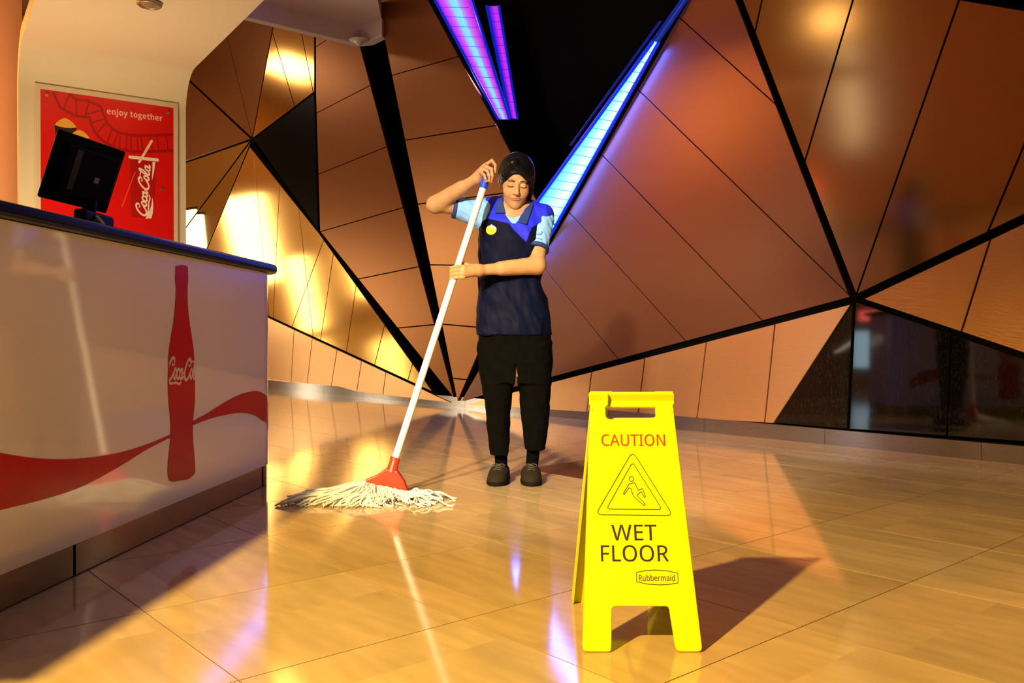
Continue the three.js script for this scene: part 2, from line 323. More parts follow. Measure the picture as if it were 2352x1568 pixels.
{
  // salmon wall further left behind the kiosk
  const g = structure('wall_left', 'salmon side wall beside the kiosk');
  const o = kioskL.clone().addScaledVector(KN, -0.35);
  const geo = box(3.2, 6, 0.1, -1.55, 3, 0); geo.applyMatrix4(new THREE.Matrix4().makeBasis(KU, V(0, 1, 0), KN).setPosition(o));
  part('wall_slab', geo, M.salmon, g);
}
// white soffit slab over the far end with its turned-down lip
{
  const g = structure('ceiling_soffit', 'white soffit with lavender light put into its colour and a turned-down edge');
  const hs = 4.05, lip = 0.18;
  const hh = (px, py, h) => W(px, py, (h - EYE) * FOCAL / (HORIZON - py));
  const a = hh(819, 107, hs), b = hh(552, 43, hs), dir = a.clone().sub(b).normalize(), tip = a.clone().addScaledVector(dir, 0.28), back = b.clone().addScaledVector(dir, -2.5);
  const nearDir = V(-dir.z, 0, dir.x); if (nearDir.z < 0) nearDir.negate();
  const hu = hs + lip, out = [back, a, hh(884, 88, hs), hh(878, 50, hu), hh(868, 0, hu), hh(850, -110, hu), back.clone().addScaledVector(nearDir, 3.2)];
  const sh = new THREE.Shape(out.map((v) => new THREE.Vector2(v.x, -v.z)));
  part('soffit_slab', new THREE.ExtrudeGeometry(sh, { depth: 0.2, bevelEnabled: false }).rotateX(-Math.PI / 2).translate(0, hs + lip, 0), M.soffit, g);
  const q = (v, k) => v.clone().addScaledVector(nearDir, k);
  const e = hh(884, 90, hs), lipOut = [back, a, hh(858, 103, hs), e, q(e, 0.07).addScaledVector(dir, -0.08), q(a, 0.1), q(back, 0.1)];
  const ls = new THREE.Shape(lipOut.map((v) => new THREE.Vector2(v.x, -v.z)));
  part('turned_down_lip', new THREE.ExtrudeGeometry(ls, { depth: lip, bevelEnabled: true, bevelSize: 0.01, bevelThickness: 0.01, bevelSegments: 2 }).rotateX(-Math.PI / 2).translate(0, hs, 0), M.soffit, g);
  const l = thing('spot_fitting', 'small white round fitting under the tip of the lavender soffit', 'lamp');
  const prof = [[0.0, -0.05], [0.03, -0.048], [0.045, -0.02], [0.07, -0.004], [0.11, 0.0], [0.11, 0.006], [0, 0.006]].map(([x, y]) => new THREE.Vector2(x, y));
  const c = hh(822, 90, hs).addScaledVector(dir, 0.02); c.y = hs - 0.017;
  part('dome', new THREE.LatheGeometry(prof, 28).translate(c.x, c.y, c.z), std(lin(0.7, 0.66, 0.68), 0.35), l);
}
// recessed downlight in the canopy
{
  const l = thing('downlight', 'round recessed downlight in the white kiosk canopy', 'lamp');
  const c = W(345, 10, (2.71 - EYE) * FOCAL / (HORIZON - 10));
  part('ring', new THREE.TorusGeometry(0.06, 0.012, 10, 36).rotateX(Math.PI / 2).translate(c.x, 2.706, c.z), std(lin(0.35, 0.26, 0.16), 0.35, 0.6), l);
  part('lens', new THREE.SphereGeometry(0.055, 24, 10, 0, 6.2832, Math.PI / 2, Math.PI / 2).scale(1, 0.35, 1).translate(c.x, 2.709, c.z), std(lin(0.25, 0.22, 0.15), 0.25), l);
}

// ------------------------------------------------------------ counter
const CF0 = V(-1.446, 0, -1.0), CDIR = V(0.0755, 0, -0.99715).normalize(), CN = V(0.99715, 0, 0.0755).normalize(), CLEN = 3.2, CR = 0.28, CDEEP = 0.72;
// outline of the counter in plan, offset outwards by o: front, round far corner, back; s is metres along it
function counterPath(o) {
  const pts = [], c = CF0.clone().addScaledVector(CDIR, CLEN).addScaledVector(CN, -CR);
  pts.push(CF0.clone().addScaledVector(CN, o));
  for (let i = 0; i <= 14; i++) { const a = i / 14 * Math.PI / 2; pts.push(c.clone().addScaledVector(CN, (CR + o) * Math.cos(a)).addScaledVector(CDIR, (CR + o) * Math.sin(a))); }
  const e = c.clone().addScaledVector(CN, -(CDEEP - CR)).addScaledVector(CDIR, CR);
  pts.push(e.clone().addScaledVector(CDIR, o).addScaledVector(CN, -o));
  pts.push(CF0.clone().addScaledVector(CN, -CDEEP - o));
  return pts;
}
const prism = (pts, h0, h1, bevel = 0) => new THREE.ExtrudeGeometry(new THREE.Shape(pts.map((v) => new THREE.Vector2(v.x, -v.z))), { depth: h1 - h0 - 2 * bevel, bevelEnabled: bevel > 0, bevelSize: bevel, bevelThickness: bevel, bevelOffset: -bevel, bevelSegments: 4, curveSegments: 1 }).rotateX(-Math.PI / 2).translate(0, h0 + bevel, 0);
function surfaceAt(s, h, o) {                                       // point on the counter front, s metres from CF0
  if (s <= CLEN) return CF0.clone().addScaledVector(CDIR, s).addScaledVector(CN, o).setY(h);
  const c = CF0.clone().addScaledVector(CDIR, CLEN).addScaledVector(CN, -CR), a = (s - CLEN) / CR;
  return c.addScaledVector(CN, (CR + o) * Math.cos(a)).addScaledVector(CDIR, (CR + o) * Math.sin(a)).setY(h);
}
const pCounter = plane(CF0, CF0.clone().add(CDIR), CF0.clone().setY(1));
const onCounter = (px, py) => { const v = hit(px, py, pCounter); return [v.clone().sub(CF0).dot(CDIR), v.y]; };
function stripMesh(rows) {                                          // rows of [s, h] points, all the same length -> a sheet on the counter
  const pos = [], idx = [], n = rows[0].length;
  rows.forEach((r) => r.forEach(([s, h]) => { const v = surfaceAt(s, h, 0.0016); pos.push(v.x, v.y, v.z); }));
  for (let i = 0; i + 1 < rows.length; i++) for (let j = 0; j + 1 < n; j++) { const a = i * n + j; idx.push(a, a + n, a + 1, a + 1, a + n, a + n + 1); }
  const g = new THREE.BufferGeometry(); g.setAttribute('position', new THREE.Float32BufferAttribute(pos, 3)); g.setIndex(idx); g.computeVertexNormals();
  return g;
}
const smooth = (pts, n) => new THREE.CatmullRomCurve3(pts.map(([x, y]) => V(x, y, 0))).getPoints(n).map((v) => [v.x, v.y]);
function scriptLogo(c, x, y, w, h, color) {                         // flowing two-word soft drink lettering
  c.save(); c.translate(x, y); c.scale(w / 300, h / 100); c.transform(1, 0, -0.18, 1, 14, 0); c.strokeStyle = color; c.fillStyle = color; c.lineCap = 'round'; c.lineJoin = 'round';
  const st = (lw, f) => { c.lineWidth = lw * 1.25; c.beginPath(); f(); c.stroke(); };
  const capC = (o) => {
    st(9, () => { c.moveTo(o + 62, 22); c.bezierCurveTo(o + 60, 2, o + 36, 6, o + 20, 30); c.bezierCurveTo(o + 0, 60, o + 10, 84, o + 32, 80); c.bezierCurveTo(o + 44, 77, o + 52, 68, o + 58, 58); });
    st(5, () => { c.moveTo(o + 62, 22); c.bezierCurveTo(o + 60, 34, o + 48, 38, o + 44, 28); });
  };
  const o_ = (o) => st(8, () => { c.ellipse(o, 60, 10, 17, 0.12, 0, 6.2832); });
  const c_ = (o) => st(8, () => { c.moveTo(o + 10, 50); c.bezierCurveTo(o + 2, 38, o - 12, 48, o - 11, 64); c.bezierCurveTo(o - 10, 80, o + 4, 80, o + 12, 68); });
  const a_ = (o) => { st(8, () => { c.ellipse(o, 61, 10, 16, 0.12, 0, 6.2832); }); st(8, () => { c.moveTo(o + 12, 44); c.lineTo(o + 11, 70); c.bezierCurveTo(o + 12, 80, o + 20, 76, o + 23, 70); }); };
  capC(0); o_(74); c_(102); a_(126);
  st(6, () => { c.moveTo(148, 58); c.lineTo(160, 54); });
  capC(150); o_(222);
  st(8, () => { c.moveTo(240, 68); c.bezierCurveTo(252, 60, 268, 10, 256, 8); c.bezierCurveTo(244, 8, 238, 60, 246, 74); c.bezierCurveTo(250, 80, 256, 76, 260, 70); });
  a_(276);
  st(7, () => { c.moveTo(18, 84); c.bezierCurveTo(40, 100, 80, 84, 104, 92); c.bezierCurveTo(118, 98, 126, 92, 132, 88); });
  st(5, () => { c.moveTo(212, 22); c.bezierCurveTo(228, 6, 246, 26, 262, 18); });
  c.restore();
}
{
  const t = thing('service_counter', 'white glossy counter with red bottle graphic and black top', 'counter');
  part('body', prism(counterPath(0), 0.1, 1.04), M.white, t);
  part('top_slab', prism(counterPath(0.045), 1.042, 1.082, 0.014), M.counterTop, t);
  part('kick_plate', prism(counterPath(-0.006), 0.004, 0.099), M.kick, t, 'brushed brown metal kick plate');
  for (const s of [1.62, 3.19]) { const v = surfaceAt(s, 0.05, -0.0045); const g = box(0.004, 0.094, 0.003, 0, 0, 0); g.rotateY(Math.atan2(CDIR.x, CDIR.z)); part('joint', new THREE.BoxGeometry(0.0035, 0.094, 0.004).rotateY(Math.atan2(CN.x, CN.z) + Math.PI / 2).translate(v.x, v.y, v.z), M.blackMatte, t); }
  // red wave
  const wave = (top, bottom, n, ext = 0) => { const T = smooth(top, n), B_ = smooth(bottom, n); return stripMesh(T.map((p, i) => [0, 0.25, 0.5, 0.75, 1].map((k) => [p[0] + (B_[i][0] - p[0]) * k, p[1] + (B_[i][1] - p[1]) * k]))); };
  const oc = (l) => l.map(([x, y]) => onCounter(x, y));
  const wl = part('red_wave', wave(oc([[-300, 965], [-120, 1012], [0, 1040], [90, 1053], [180, 1053], [270, 1040], [340, 1019], [392, 997]]), oc([[-300, 1290], [-120, 1205], [0, 1171], [90, 1149], [180, 1120], [270, 1073], [340, 1030], [392, 1004]]), 40), M.red, t, 'red wave swelling to the left');
  const k = (x, y, s) => { const [a, h] = onCounter(x, y); return [s ?? a, h]; };
  part('red_wave', wave([k(440, 968), k(480, 946), k(520, 921), k(550, 906), k(575, 899), k(592, 898), k(602, 902), [3.235, 0.435], [3.27, 0.405], [3.31, 0.36]], [k(440, 977), k(480, 962), k(520, 952), k(550, 948), k(575, 951), k(592, 958), k(602, 966), [3.235, 0.305], [3.27, 0.28], [3.31, 0.25]], 40), M.red, t, 'red wave swelling to the right');
  // bottle silhouette
  const L = [[403, 612], [403.5, 609], [403, 624], [402, 645], [404, 660], [402, 700], [398, 740], [391, 780], [387, 808], [385.5, 850], [385, 890], [387, 930], [390, 960], [390.5, 1000], [388, 1030], [385, 1060], [384.5, 1090], [388, 1103], [396, 1106.5]];
  const R = [[431, 612], [430, 609.5], [431.5, 624], [432, 645], [430.5, 660], [431, 700], [435, 740], [441, 780], [444.5, 808], [445.5, 850], [447, 890], [446, 930], [443, 960], [442, 1000], [444, 1030], [446.5, 1060], [446.5, 1085], [442, 1092], [430, 1101]];
  L.splice(1, 1); R.splice(1, 1);
  const Lc = smooth(oc(L), 60), Rc = smooth(oc(R), 60);
  part('red_bottle', stripMesh(Lc.map((p, i) => [0, 0.25, 0.5, 0.75, 1].map((q) => [p[0] + (Rc[i][0] - p[0]) * q, p[1] + (Rc[i][1] - p[1]) * q + (i === 0 ? 0.006 * Math.sin(q * Math.PI) : 0)]))), M.red, t, 'red bottle silhouette');
  // lettering on the bottle
  const tex = canvasTexture(1024, 512, (c, w, h) => { c.clearRect(0, 0, w, h); scriptLogo(c, -110, 10, 1290, 490, '#e8c8c0'); });
  const mat = phys(0xffffff, 0.3, 0, { map: tex, transparent: true, alphaTest: 0.3, clearcoat: 0.8 });
  const q = oc([[387.5, 812], [447, 818], [447.5, 886], [386.5, 888]]), pos = [], uv = [0, 1, 1, 1, 1, 0, 0, 0];
  q.forEach(([s, h]) => { const v = surfaceAt(s, h, 0.0026); pos.push(v.x, v.y, v.z); });
  const g = new THREE.BufferGeometry(); g.setAttribute('position', new THREE.Float32BufferAttribute(pos, 3)); g.setAttribute('uv', new THREE.Float32BufferAttribute(uv, 2)); g.setIndex([0, 3, 1, 1, 3, 2]); g.computeVertexNormals();
  part('bottle_lettering', g, mat, t, 'white script lettering on the red bottle');
}

// ------------------------------------------------------------ poster
{
  const t = thing('poster', 'red drinks poster on acrylic board screwed to the kiosk wall', 'poster');
  const pl = plane(kioskL, kioskL.clone().add(KU), kioskL.clone().setY(1));
  const loc = (px, py) => { const v = hit(px, py, pl).sub(kioskL); return [v.dot(KU), v.y]; };
  const [x0, yTop] = loc(94, 207), [x1, yR] = loc(398, 250), top = (yTop + yR) / 2, w = x1 - x0, bottom = 1.12, h = top - bottom;
  const m = new THREE.Matrix4().makeBasis(KU, V(0, 1, 0), KN).setPosition(kioskL);
  const place = (g, x, y, z) => g.translate(x, y, z).applyMatrix4(m);
  part('acrylic_board', place(new RoundedBoxGeometry(w + 0.07, h + 0.06, 0.008, 1, 0.003), (x0 + x1) / 2, (top + bottom) / 2 + 0.01, 0.016), phys(lin(0.70, 0.60, 0.44), 0.08, 0, {}), t);
  const tex = canvasTexture(768, 1024, (c, W_, H_) => {
    c.fillStyle = '#d80808'; c.fillRect(0, 0, W_, H_);
    // film-strip track
    const path = [[110, -10], [140, 52], [195, 74], [255, 72], [300, 84], [318, 130], [335, 170], [382, 208], [443, 229], [509, 232], [575, 228], [671, 214], [768, 200]];
    c.lineJoin = 'round'; c.lineCap = 'round';
    const off = (d) => { c.beginPath(); path.forEach(([x, y], i) => { const a = path[Math.max(0, i - 1)], b = path[Math.min(path.length - 1, i + 1)], l = Math.hypot(b[0] - a[0], b[1] - a[1]), nx = -(b[1] - a[1]) / l, ny = (b[0] - a[0]) / l; const X = x + nx * d, Y = y + ny * d; i ? c.lineTo(X, Y) : c.moveTo(X, Y); }); c.stroke(); };
    c.strokeStyle = '#a00408'; c.lineWidth = 15; off(-46); off(46);
    c.lineWidth = 9;
    for (let i = 0; i + 1 < path.length; i++) for (const s of i > 6 ? [0, 0.6] : [0]) {
      const a = path[i], b = path[i + 1], x = a[0] + (b[0] - a[0]) * s, y = a[1] + (b[1] - a[1]) * s, l = Math.hypot(b[0] - a[0], b[1] - a[1]), nx = -(b[1] - a[1]) / l, ny = (b[0] - a[0]) / l;
      c.beginPath(); c.moveTo(x - nx * 46, y - ny * 46); c.lineTo(x + nx * 46, y + ny * 46); c.stroke();
    }
    c.fillStyle = '#f6c8b8'; c.font = 'bold 47px sans-serif'; c.textAlign = 'left'; c.fillText('enjoy together', 366, 86);
    // two cups with heaped tops
    for (const [x, y, s] of [[135, 182, 1], [214, 232, 0.9]]) {
      c.fillStyle = '#2a0404'; c.beginPath(); c.moveTo(x - 60 * s, y); c.lineTo(x + 60 * s, y); c.lineTo(x + 46 * s, y + 150 * s); c.lineTo(x - 46 * s, y + 150 * s); c.fill();
      c.fillStyle = '#e8b040'; c.beginPath(); c.moveTo(x - 60 * s, y); c.quadraticCurveTo(x - 30 * s, y - 40 * s, x, y - 44 * s); c.quadraticCurveTo(x + 36 * s, y - 36 * s, x + 62 * s, y); c.quadraticCurveTo(x, y + 18, x - 60 * s, y); c.fill();
    }
    // the drink cup
    c.save(); c.translate(-16, -166); c.fillStyle = '#b00a10'; c.beginPath(); c.moveTo(520, 486); c.lineTo(680, 486); c.lineTo(662, 806); c.quadraticCurveTo(592, 826, 522, 806); c.closePath(); c.fill();
    c.fillStyle = '#f0e4dc'; c.beginPath(); c.roundRect(510, 468, 184, 18, 8); c.fill();
    c.strokeStyle = '#f4d0c0'; c.lineWidth = 15; c.beginPath(); c.moveTo(574, 500); c.lineTo(650, 372); c.stroke();
    c.fillStyle = '#f0e4dc'; c.beginPath(); c.moveTo(654, 490); c.quadraticCurveTo(652, 560, 650, 600); c.quadraticCurveTo(668, 540, 672, 490); c.fill();
    c.beginPath(); c.moveTo(608, 818); c.quadraticCurveTo(650, 760, 652, 690); c.quadraticCurveTo(668, 760, 646, 814); c.fill();
    c.save(); c.translate(548, 806); c.rotate(-Math.PI / 2 + 0.10); scriptLogo(c, 0, -8, 300, 92, '#f6e8e0'); c.restore();
    c.strokeStyle = '#f06040'; c.lineWidth = 5; c.beginPath(); c.moveTo(548, 560); c.lineTo(470, 760); c.stroke(); c.restore();
  });
  const pg = new THREE.PlaneGeometry(w, h);
  part('print', place(pg, (x0 + x1) / 2, (top + bottom) / 2, 0.0215), phys(0xffffff, 0.35, 0, { map: tex, clearcoat: 0.4, clearcoatRoughness: 0.1 }), t);
  for (const [px, py] of [[108, 222], [385, 262], [101, 412], [371, 437], [96, 520], [360, 580]]) { const [x, y] = loc(px, py); part('screw', place(new THREE.CylinderGeometry(0.011, 0.011, 0.016, 14).rotateX(Math.PI / 2), x, y, 0.026), std(lin(0.5, 0.36, 0.3), 0.3, 0.8), t); }
}

// ------------------------------------------------------------ things on the counter
{
  const t = thing('monitor', 'black flat monitor on the counter seen from behind', 'monitor');
  const g = group('screen_head', t); g.position.set(-1.70, 1.377, -3.44); g.rotation.set(0.34, 1.251, -0.051, 'YXZ');
  part('casing', merge([box(0.34, 0.27, 0.02, 0, 0, -0.012, 0.006), box(0.27, 0.2, 0.035, 0, -0.005, 0.012, 0.012)]), M.plasticBlack, g);
  part('vent_strip', box(0.03, 0.16, 0.003, -0.085, 0.005, 0.031, 0.001), std(lin(0.035, 0.035, 0.02), 0.6), g);
  part('rating_label', box(0.024, 0.024, 0.002, 0.033, -0.012, 0.0305), std(lin(0.30, 0.30, 0.32), 0.5), g, 'small grey label');
  part('neck', rod(V(-1.70, 1.095, -3.44), V(-1.685, 1.27, -3.445), 0.03, 0.026), M.plasticBlack, t);
  part('foot', new RoundedBoxGeometry(0.2, 0.02, 0.24, 3, 0.009).rotateY(0.1).translate(-1.71, 1.093, -3.44), M.plasticBlack, t);
  part('lower_housing', new RoundedBoxGeometry(0.05, 0.12, 0.25, 3, 0.014).translate(-1.675, 1.165, -3.46), M.plasticBlack, t);
  part('cable', tube([V(-1.652, 1.20, -3.42), V(-1.60, 1.16, -3.38), V(-1.57, 1.11, -3.30), V(-1.55, 1.088, -3.16), V(-1.57, 1.087, -3.05)], 0.0035, 24, 6), std(lin(0.25, 0.2, 0.12), 0.5), t);
  part('plug', rod(V(-1.648, 1.205, -3.425), V(-1.60, 1.165, -3.385), 0.007), std(lin(0.55, 0.5, 0.35), 0.4), t);
}
{
  const t = thing('receipt_printer', 'low black box on the counter right of the monitor', 'printer');
  const c = V(-1.60, 1.082, -3.86);
  part('case', new RoundedBoxGeometry(0.14, 0.055, 0.36, 3, 0.012).rotateY(-0.08).translate(c.x, c.y + 0.0285, c.z), M.plasticBlack, t);
  part('lid', new RoundedBoxGeometry(0.12, 0.008, 0.28, 2, 0.003).rotateY(-0.08).translate(c.x, c.y + 0.058, c.z), std(lin(0.015, 0.015, 0.015), 0.5), t);
}
{
  const t = thing('card_terminal', 'dark green rounded device at the near end of the counter', 'device');
  const c = W(12, 470, 2.55); c.y = 1.082; c.x -= 0.06;
  part('case', new RoundedBoxGeometry(0.16, 0.035, 0.2, 3, 0.014).translate(c.x, c.y + 0.0185, c.z), std(lin(0.035, 0.04, 0.028), 0.4), t);
  part('keypad', new RoundedBoxGeometry(0.08, 0.005, 0.1, 2, 0.002).translate(c.x, c.y + 0.037, c.z), std(lin(0.02, 0.02, 0.02), 0.5), t);
}

// ------------------------------------------------------------ wet floor sign
const bold = await new FontLoader().loadAsync('fonts/droid/droid_sans_bold.typeface.json');
const regular = await new FontLoader().loadAsync('fonts/droid/droid_sans_regular.typeface.json');
{
  const t = thing('wet_floor_sign', 'yellow folding wet floor caution sign standing on the tiles', 'sign');
  const cx = 0.302, zf = -1.985, zt = -2.18, zr = -2.375, top = 0.588, lean = Math.atan2(zf - zt, top);
  const pf = plane(V(0, 0, zf), V(1, 0, zf), V(0, top, zt)), upv = V(0, top, zt - zf).normalize();
  const loc = (px, py) => { const v = hit(px, py, pf); return [v.x - cx, v.clone().sub(V(v.x, 0, zf)).dot(upv)]; };
  const yellow = phys(lin(0.66, 0.68, 0.002), 0.45, 0, { specularIntensity: 0.5 });
  // outline in panel coordinates: u across, v up the slope
  const tw = 0.1075, bw = 0.1385, len = Math.hypot(top, zf - zt), sideAt = (v) => bw + (tw - 0.006 - bw) * v / len;
  const [, archV] = loc(1467, 1395), a0 = loc(1396, 1450)[0], a1 = loc(1537, 1450)[0];
  const sh = new THREE.Shape();
  const r = 0.012;
  sh.moveTo(-bw + r, 0); sh.lineTo(-0.073 - r * 0.4, 0); sh.quadraticCurveTo(-0.072, 0, -0.0715, r);
  sh.lineTo(-0.068, archV - r); sh.quadraticCurveTo(-0.068, archV, -0.068 + r, archV); sh.lineTo(0.058, archV); sh.quadraticCurveTo(0.068, archV, 0.068, archV - r);
  sh.lineTo(0.0765, r); sh.quadraticCurveTo(0.078, 0, 0.078 + r, 0); sh.lineTo(bw - r, 0); sh.quadraticCurveTo(bw + 0.001, 0, sideAt(r), r * 1.2);
  const vt = len - 0.036;
  sh.lineTo(sideAt(vt), vt); sh.lineTo(tw, vt + 0.006); sh.lineTo(tw, len - 0.004); sh.quadraticCurveTo(tw, len, tw - 0.006, len);
  sh.lineTo(-tw + 0.006, len); sh.quadraticCurveTo(-tw, len, -tw, len - 0.006); sh.lineTo(-tw, vt + 0.006); sh.lineTo(-sideAt(vt), vt); sh.lineTo(-sideAt(r), r * 1.2); sh.quadraticCurveTo(-bw - 0.001, 0, -bw + r, 0);
  const [hx0, hy0] = loc(1392, 964), [hx1, hy1] = loc(1506, 934), hole = new THREE.Path(), hr = 0.012;
  hole.moveTo(hx0 + hr, hy0); hole.lineTo(hx1 - hr, hy0); hole.quadraticCurveTo(hx1, hy0, hx1, hy0 + hr); hole.lineTo(hx1, hy1 - 0.003); hole.lineTo(hx0, hy1 - 0.003); hole.lineTo(hx0, hy0 + hr); hole.quadraticCurveTo(hx0, hy0, hx0 + hr, hy0);
  sh.holes.push(hole);
  const pan = () => new THREE.ExtrudeGeometry(sh, { depth: 0.009, bevelEnabled: true, bevelThickness: 0.0025, bevelSize: 0.0025, bevelOffset: -0.0025, bevelSegments: 3, curveSegments: 6 });
  const frontM = new THREE.Matrix4().makeBasis(V(1, 0, 0), upv, V(1, 0, 0).cross(upv)).setPosition(V(cx, 0.002, zf));
  const upr = V(0, top, zt - zr).normalize(), rearM = new THREE.Matrix4().makeBasis(V(-1, 0, 0), upr, V(-1, 0, 0).cross(upr)).setPosition(V(cx, 0.002, zr));
  const fp = part('front_panel', pan().translate(0, 0, -0.0115).applyMatrix4(frontM), yellow, t);
  part('rear_panel', pan().translate(0, 0, -0.0115).applyMatrix4(rearM), yellow, t);
  // stiffening flanges down the long sides and round the leg cut-out
  const rib = (x0, v0, x1, v1, m) => { const a = V(x0, v0, -0.022), b = V(x1, v1, -0.022), g = new THREE.BoxGeometry(0.004, Math.hypot(x1 - x0, v1 - v0), 0.024).rotateZ(-Math.atan2(x1 - x0, v1 - v0)).translate((x0 + x1) / 2, (v0 + v1) / 2, -0.018); return g.applyMatrix4(m); };
  for (const m of [frontM, rearM]) part('side_flange', merge([rib(sideAt(0.01) - 0.002, 0.012, sideAt(vt) - 0.002, vt, m), rib(-sideAt(0.01) + 0.002, 0.012, -sideAt(vt) + 0.002, vt, m)]), yellow, t);
  part('hinge', rod(V(cx - tw + 0.004, top - 0.006, zt + 0.002), V(cx - 0.05, top - 0.006, zt + 0.002), 0.009), yellow, t);
  part('hinge', rod(V(cx + 0.06, top - 0.006, zt + 0.002), V(cx + tw - 0.004, top - 0.006, zt + 0.002), 0.009), yellow, t);
  part('latch', box(0.007, 0.03, 0.016, cx - 0.064, top - 0.017, zt + 0.012, 0.002), yellow, t);
  part('spreader', rod(V(cx + 0.003, 0.118, -2.035), V(cx + 0.003, 0.118, -2.33), 0.006), yellow, t, 'spreader bar between the panels');
  const ink = std(lin(0.02, 0.008, 0.004), 0.6), thin = std(lin(0.05, 0.04, 0.002), 0.7), orange = std(lin(0.56, 0.025, 0.001), 0.7);
  const put = (g) => g.translate(0, 0, 0.0002).applyMatrix4(frontM);
  function word(str, font, px0, py0, px1, py1, mat, name) {         // fills the box given by its corners in the photograph
    const g = new TextGeometry(str, { font, size: 0.1, depth: 0.0006, curveSegments: 8, bevelEnabled: false }); g.computeBoundingBox();
    const b = g.boundingBox, p0 = loc(px0, py1), p1 = loc(px1, py0);
    g.translate(-b.min.x, -b.min.y, 0); g.scale((p1[0] - p0[0]) / (b.max.x - b.min.x), (p1[1] - p0[1]) / (b.max.y - b.min.y), 1); g.translate(p0[0], p0[1], 0);
    part(name, put(g), mat, fp);
  }
  word('CAUTION', regular, 1382, 999, 1527, 1026, orange, 'caution_lettering');
  word('WET', regular, 1405, 1207, 1507, 1243, ink, 'wet_lettering');
  word('FLOOR', regular, 1381, 1254, 1535, 1292, ink, 'floor_lettering');
  word('Rubbermaid', regular, 1468, 1322, 1550, 1337, thin, 'maker_lettering');
  function outline(ptsPx, width, mat, name, closed = true) {        // a thin printed line, laid as a flat ribbon
    const pts = ptsPx.map(([x, y]) => loc(x, y)), n = pts.length, pos = [], idx = [];
    pts.forEach((p, i) => {
      const a = pts[closed ? (i + n - 1) % n : Math.max(0, i - 1)], b = pts[closed ? (i + 1) % n : Math.min(n - 1, i + 1)], l = Math.hypot(b[0] - a[0], b[1] - a[1]) || 1, nx = -(b[1] - a[1]) / l, ny = (b[0] - a[0]) / l;
      pos.push(p[0] + nx * width / 2, p[1] + ny * width / 2, 0.0005, p[0] - nx * width / 2, p[1] - ny * width / 2, 0.0005);
    });
    for (let i = 0; i < (closed ? n : n - 1); i++) { const a = 2 * i, b = 2 * ((i + 1) % n); idx.push(a, a + 1, b, b, a + 1, b + 1); }
    const g = new THREE.BufferGeometry(); g.setAttribute('position', new THREE.Float32BufferAttribute(pos, 3)); g.setIndex(idx); g.computeVertexNormals();
    part(name, put(g), mat, fp);
  }
  const round = (cs, k) => cs.flatMap((c, i) => { const a = cs[(i + cs.length - 1) % cs.length], b = cs[(i + 1) % cs.length], f = (p) => { const l = Math.hypot(p[0] - c[0], p[1] - c[1]); return [c[0] + (p[0] - c[0]) * k / l, c[1] + (p[1] - c[1]) * k / l]; }, p = f(a), q = f(b); return [0, 0.25, 0.5, 0.75, 1].map((t_) => [0, 1].map((d) => (1 - t_) ** 2 * p[d] + 2 * t_ * (1 - t_) * c[d] + t_ ** 2 * q[d])); });
  outline(round([[1453, 1038], [1368, 1184], [1546, 1186]], 16), 0.0017, thin, 'triangle_line');
  outline(round([[1453, 1063], [1393, 1171], [1521, 1172]], 9), 0.0016, thin, 'triangle_line');
  const cz = (x, y) => [1360 + x / 4.48, 1020 + y / 4.48];
  outline(Array.from({ length: 20 }, (_, i) => cz(405 + 24 * Math.cos(i * 0.31416), 367 + 24 * Math.sin(i * 0.31416))), 0.0016, thin, 'figure_head_line');
  outline(round([[320, 520], [380, 418], [438, 404], [475, 485], [518, 464], [552, 552], [535, 558], [508, 495], [462, 535], [548, 625], [540, 645], [425, 545], [398, 462], [378, 458], [332, 528]].map(([x, y]) => cz(x, y)), 2), 0.0016, thin, 'figure_line');
  outline([[458, 1330], [550, 1311], [660, 1306], [780, 1314], [883, 1338], [886, 1438], [780, 1455], [690, 1459], [570, 1450], [458, 1427]].map(([x, y]) => cz(x, y)), 0.0017, thin, 'maker_frame_line');
}

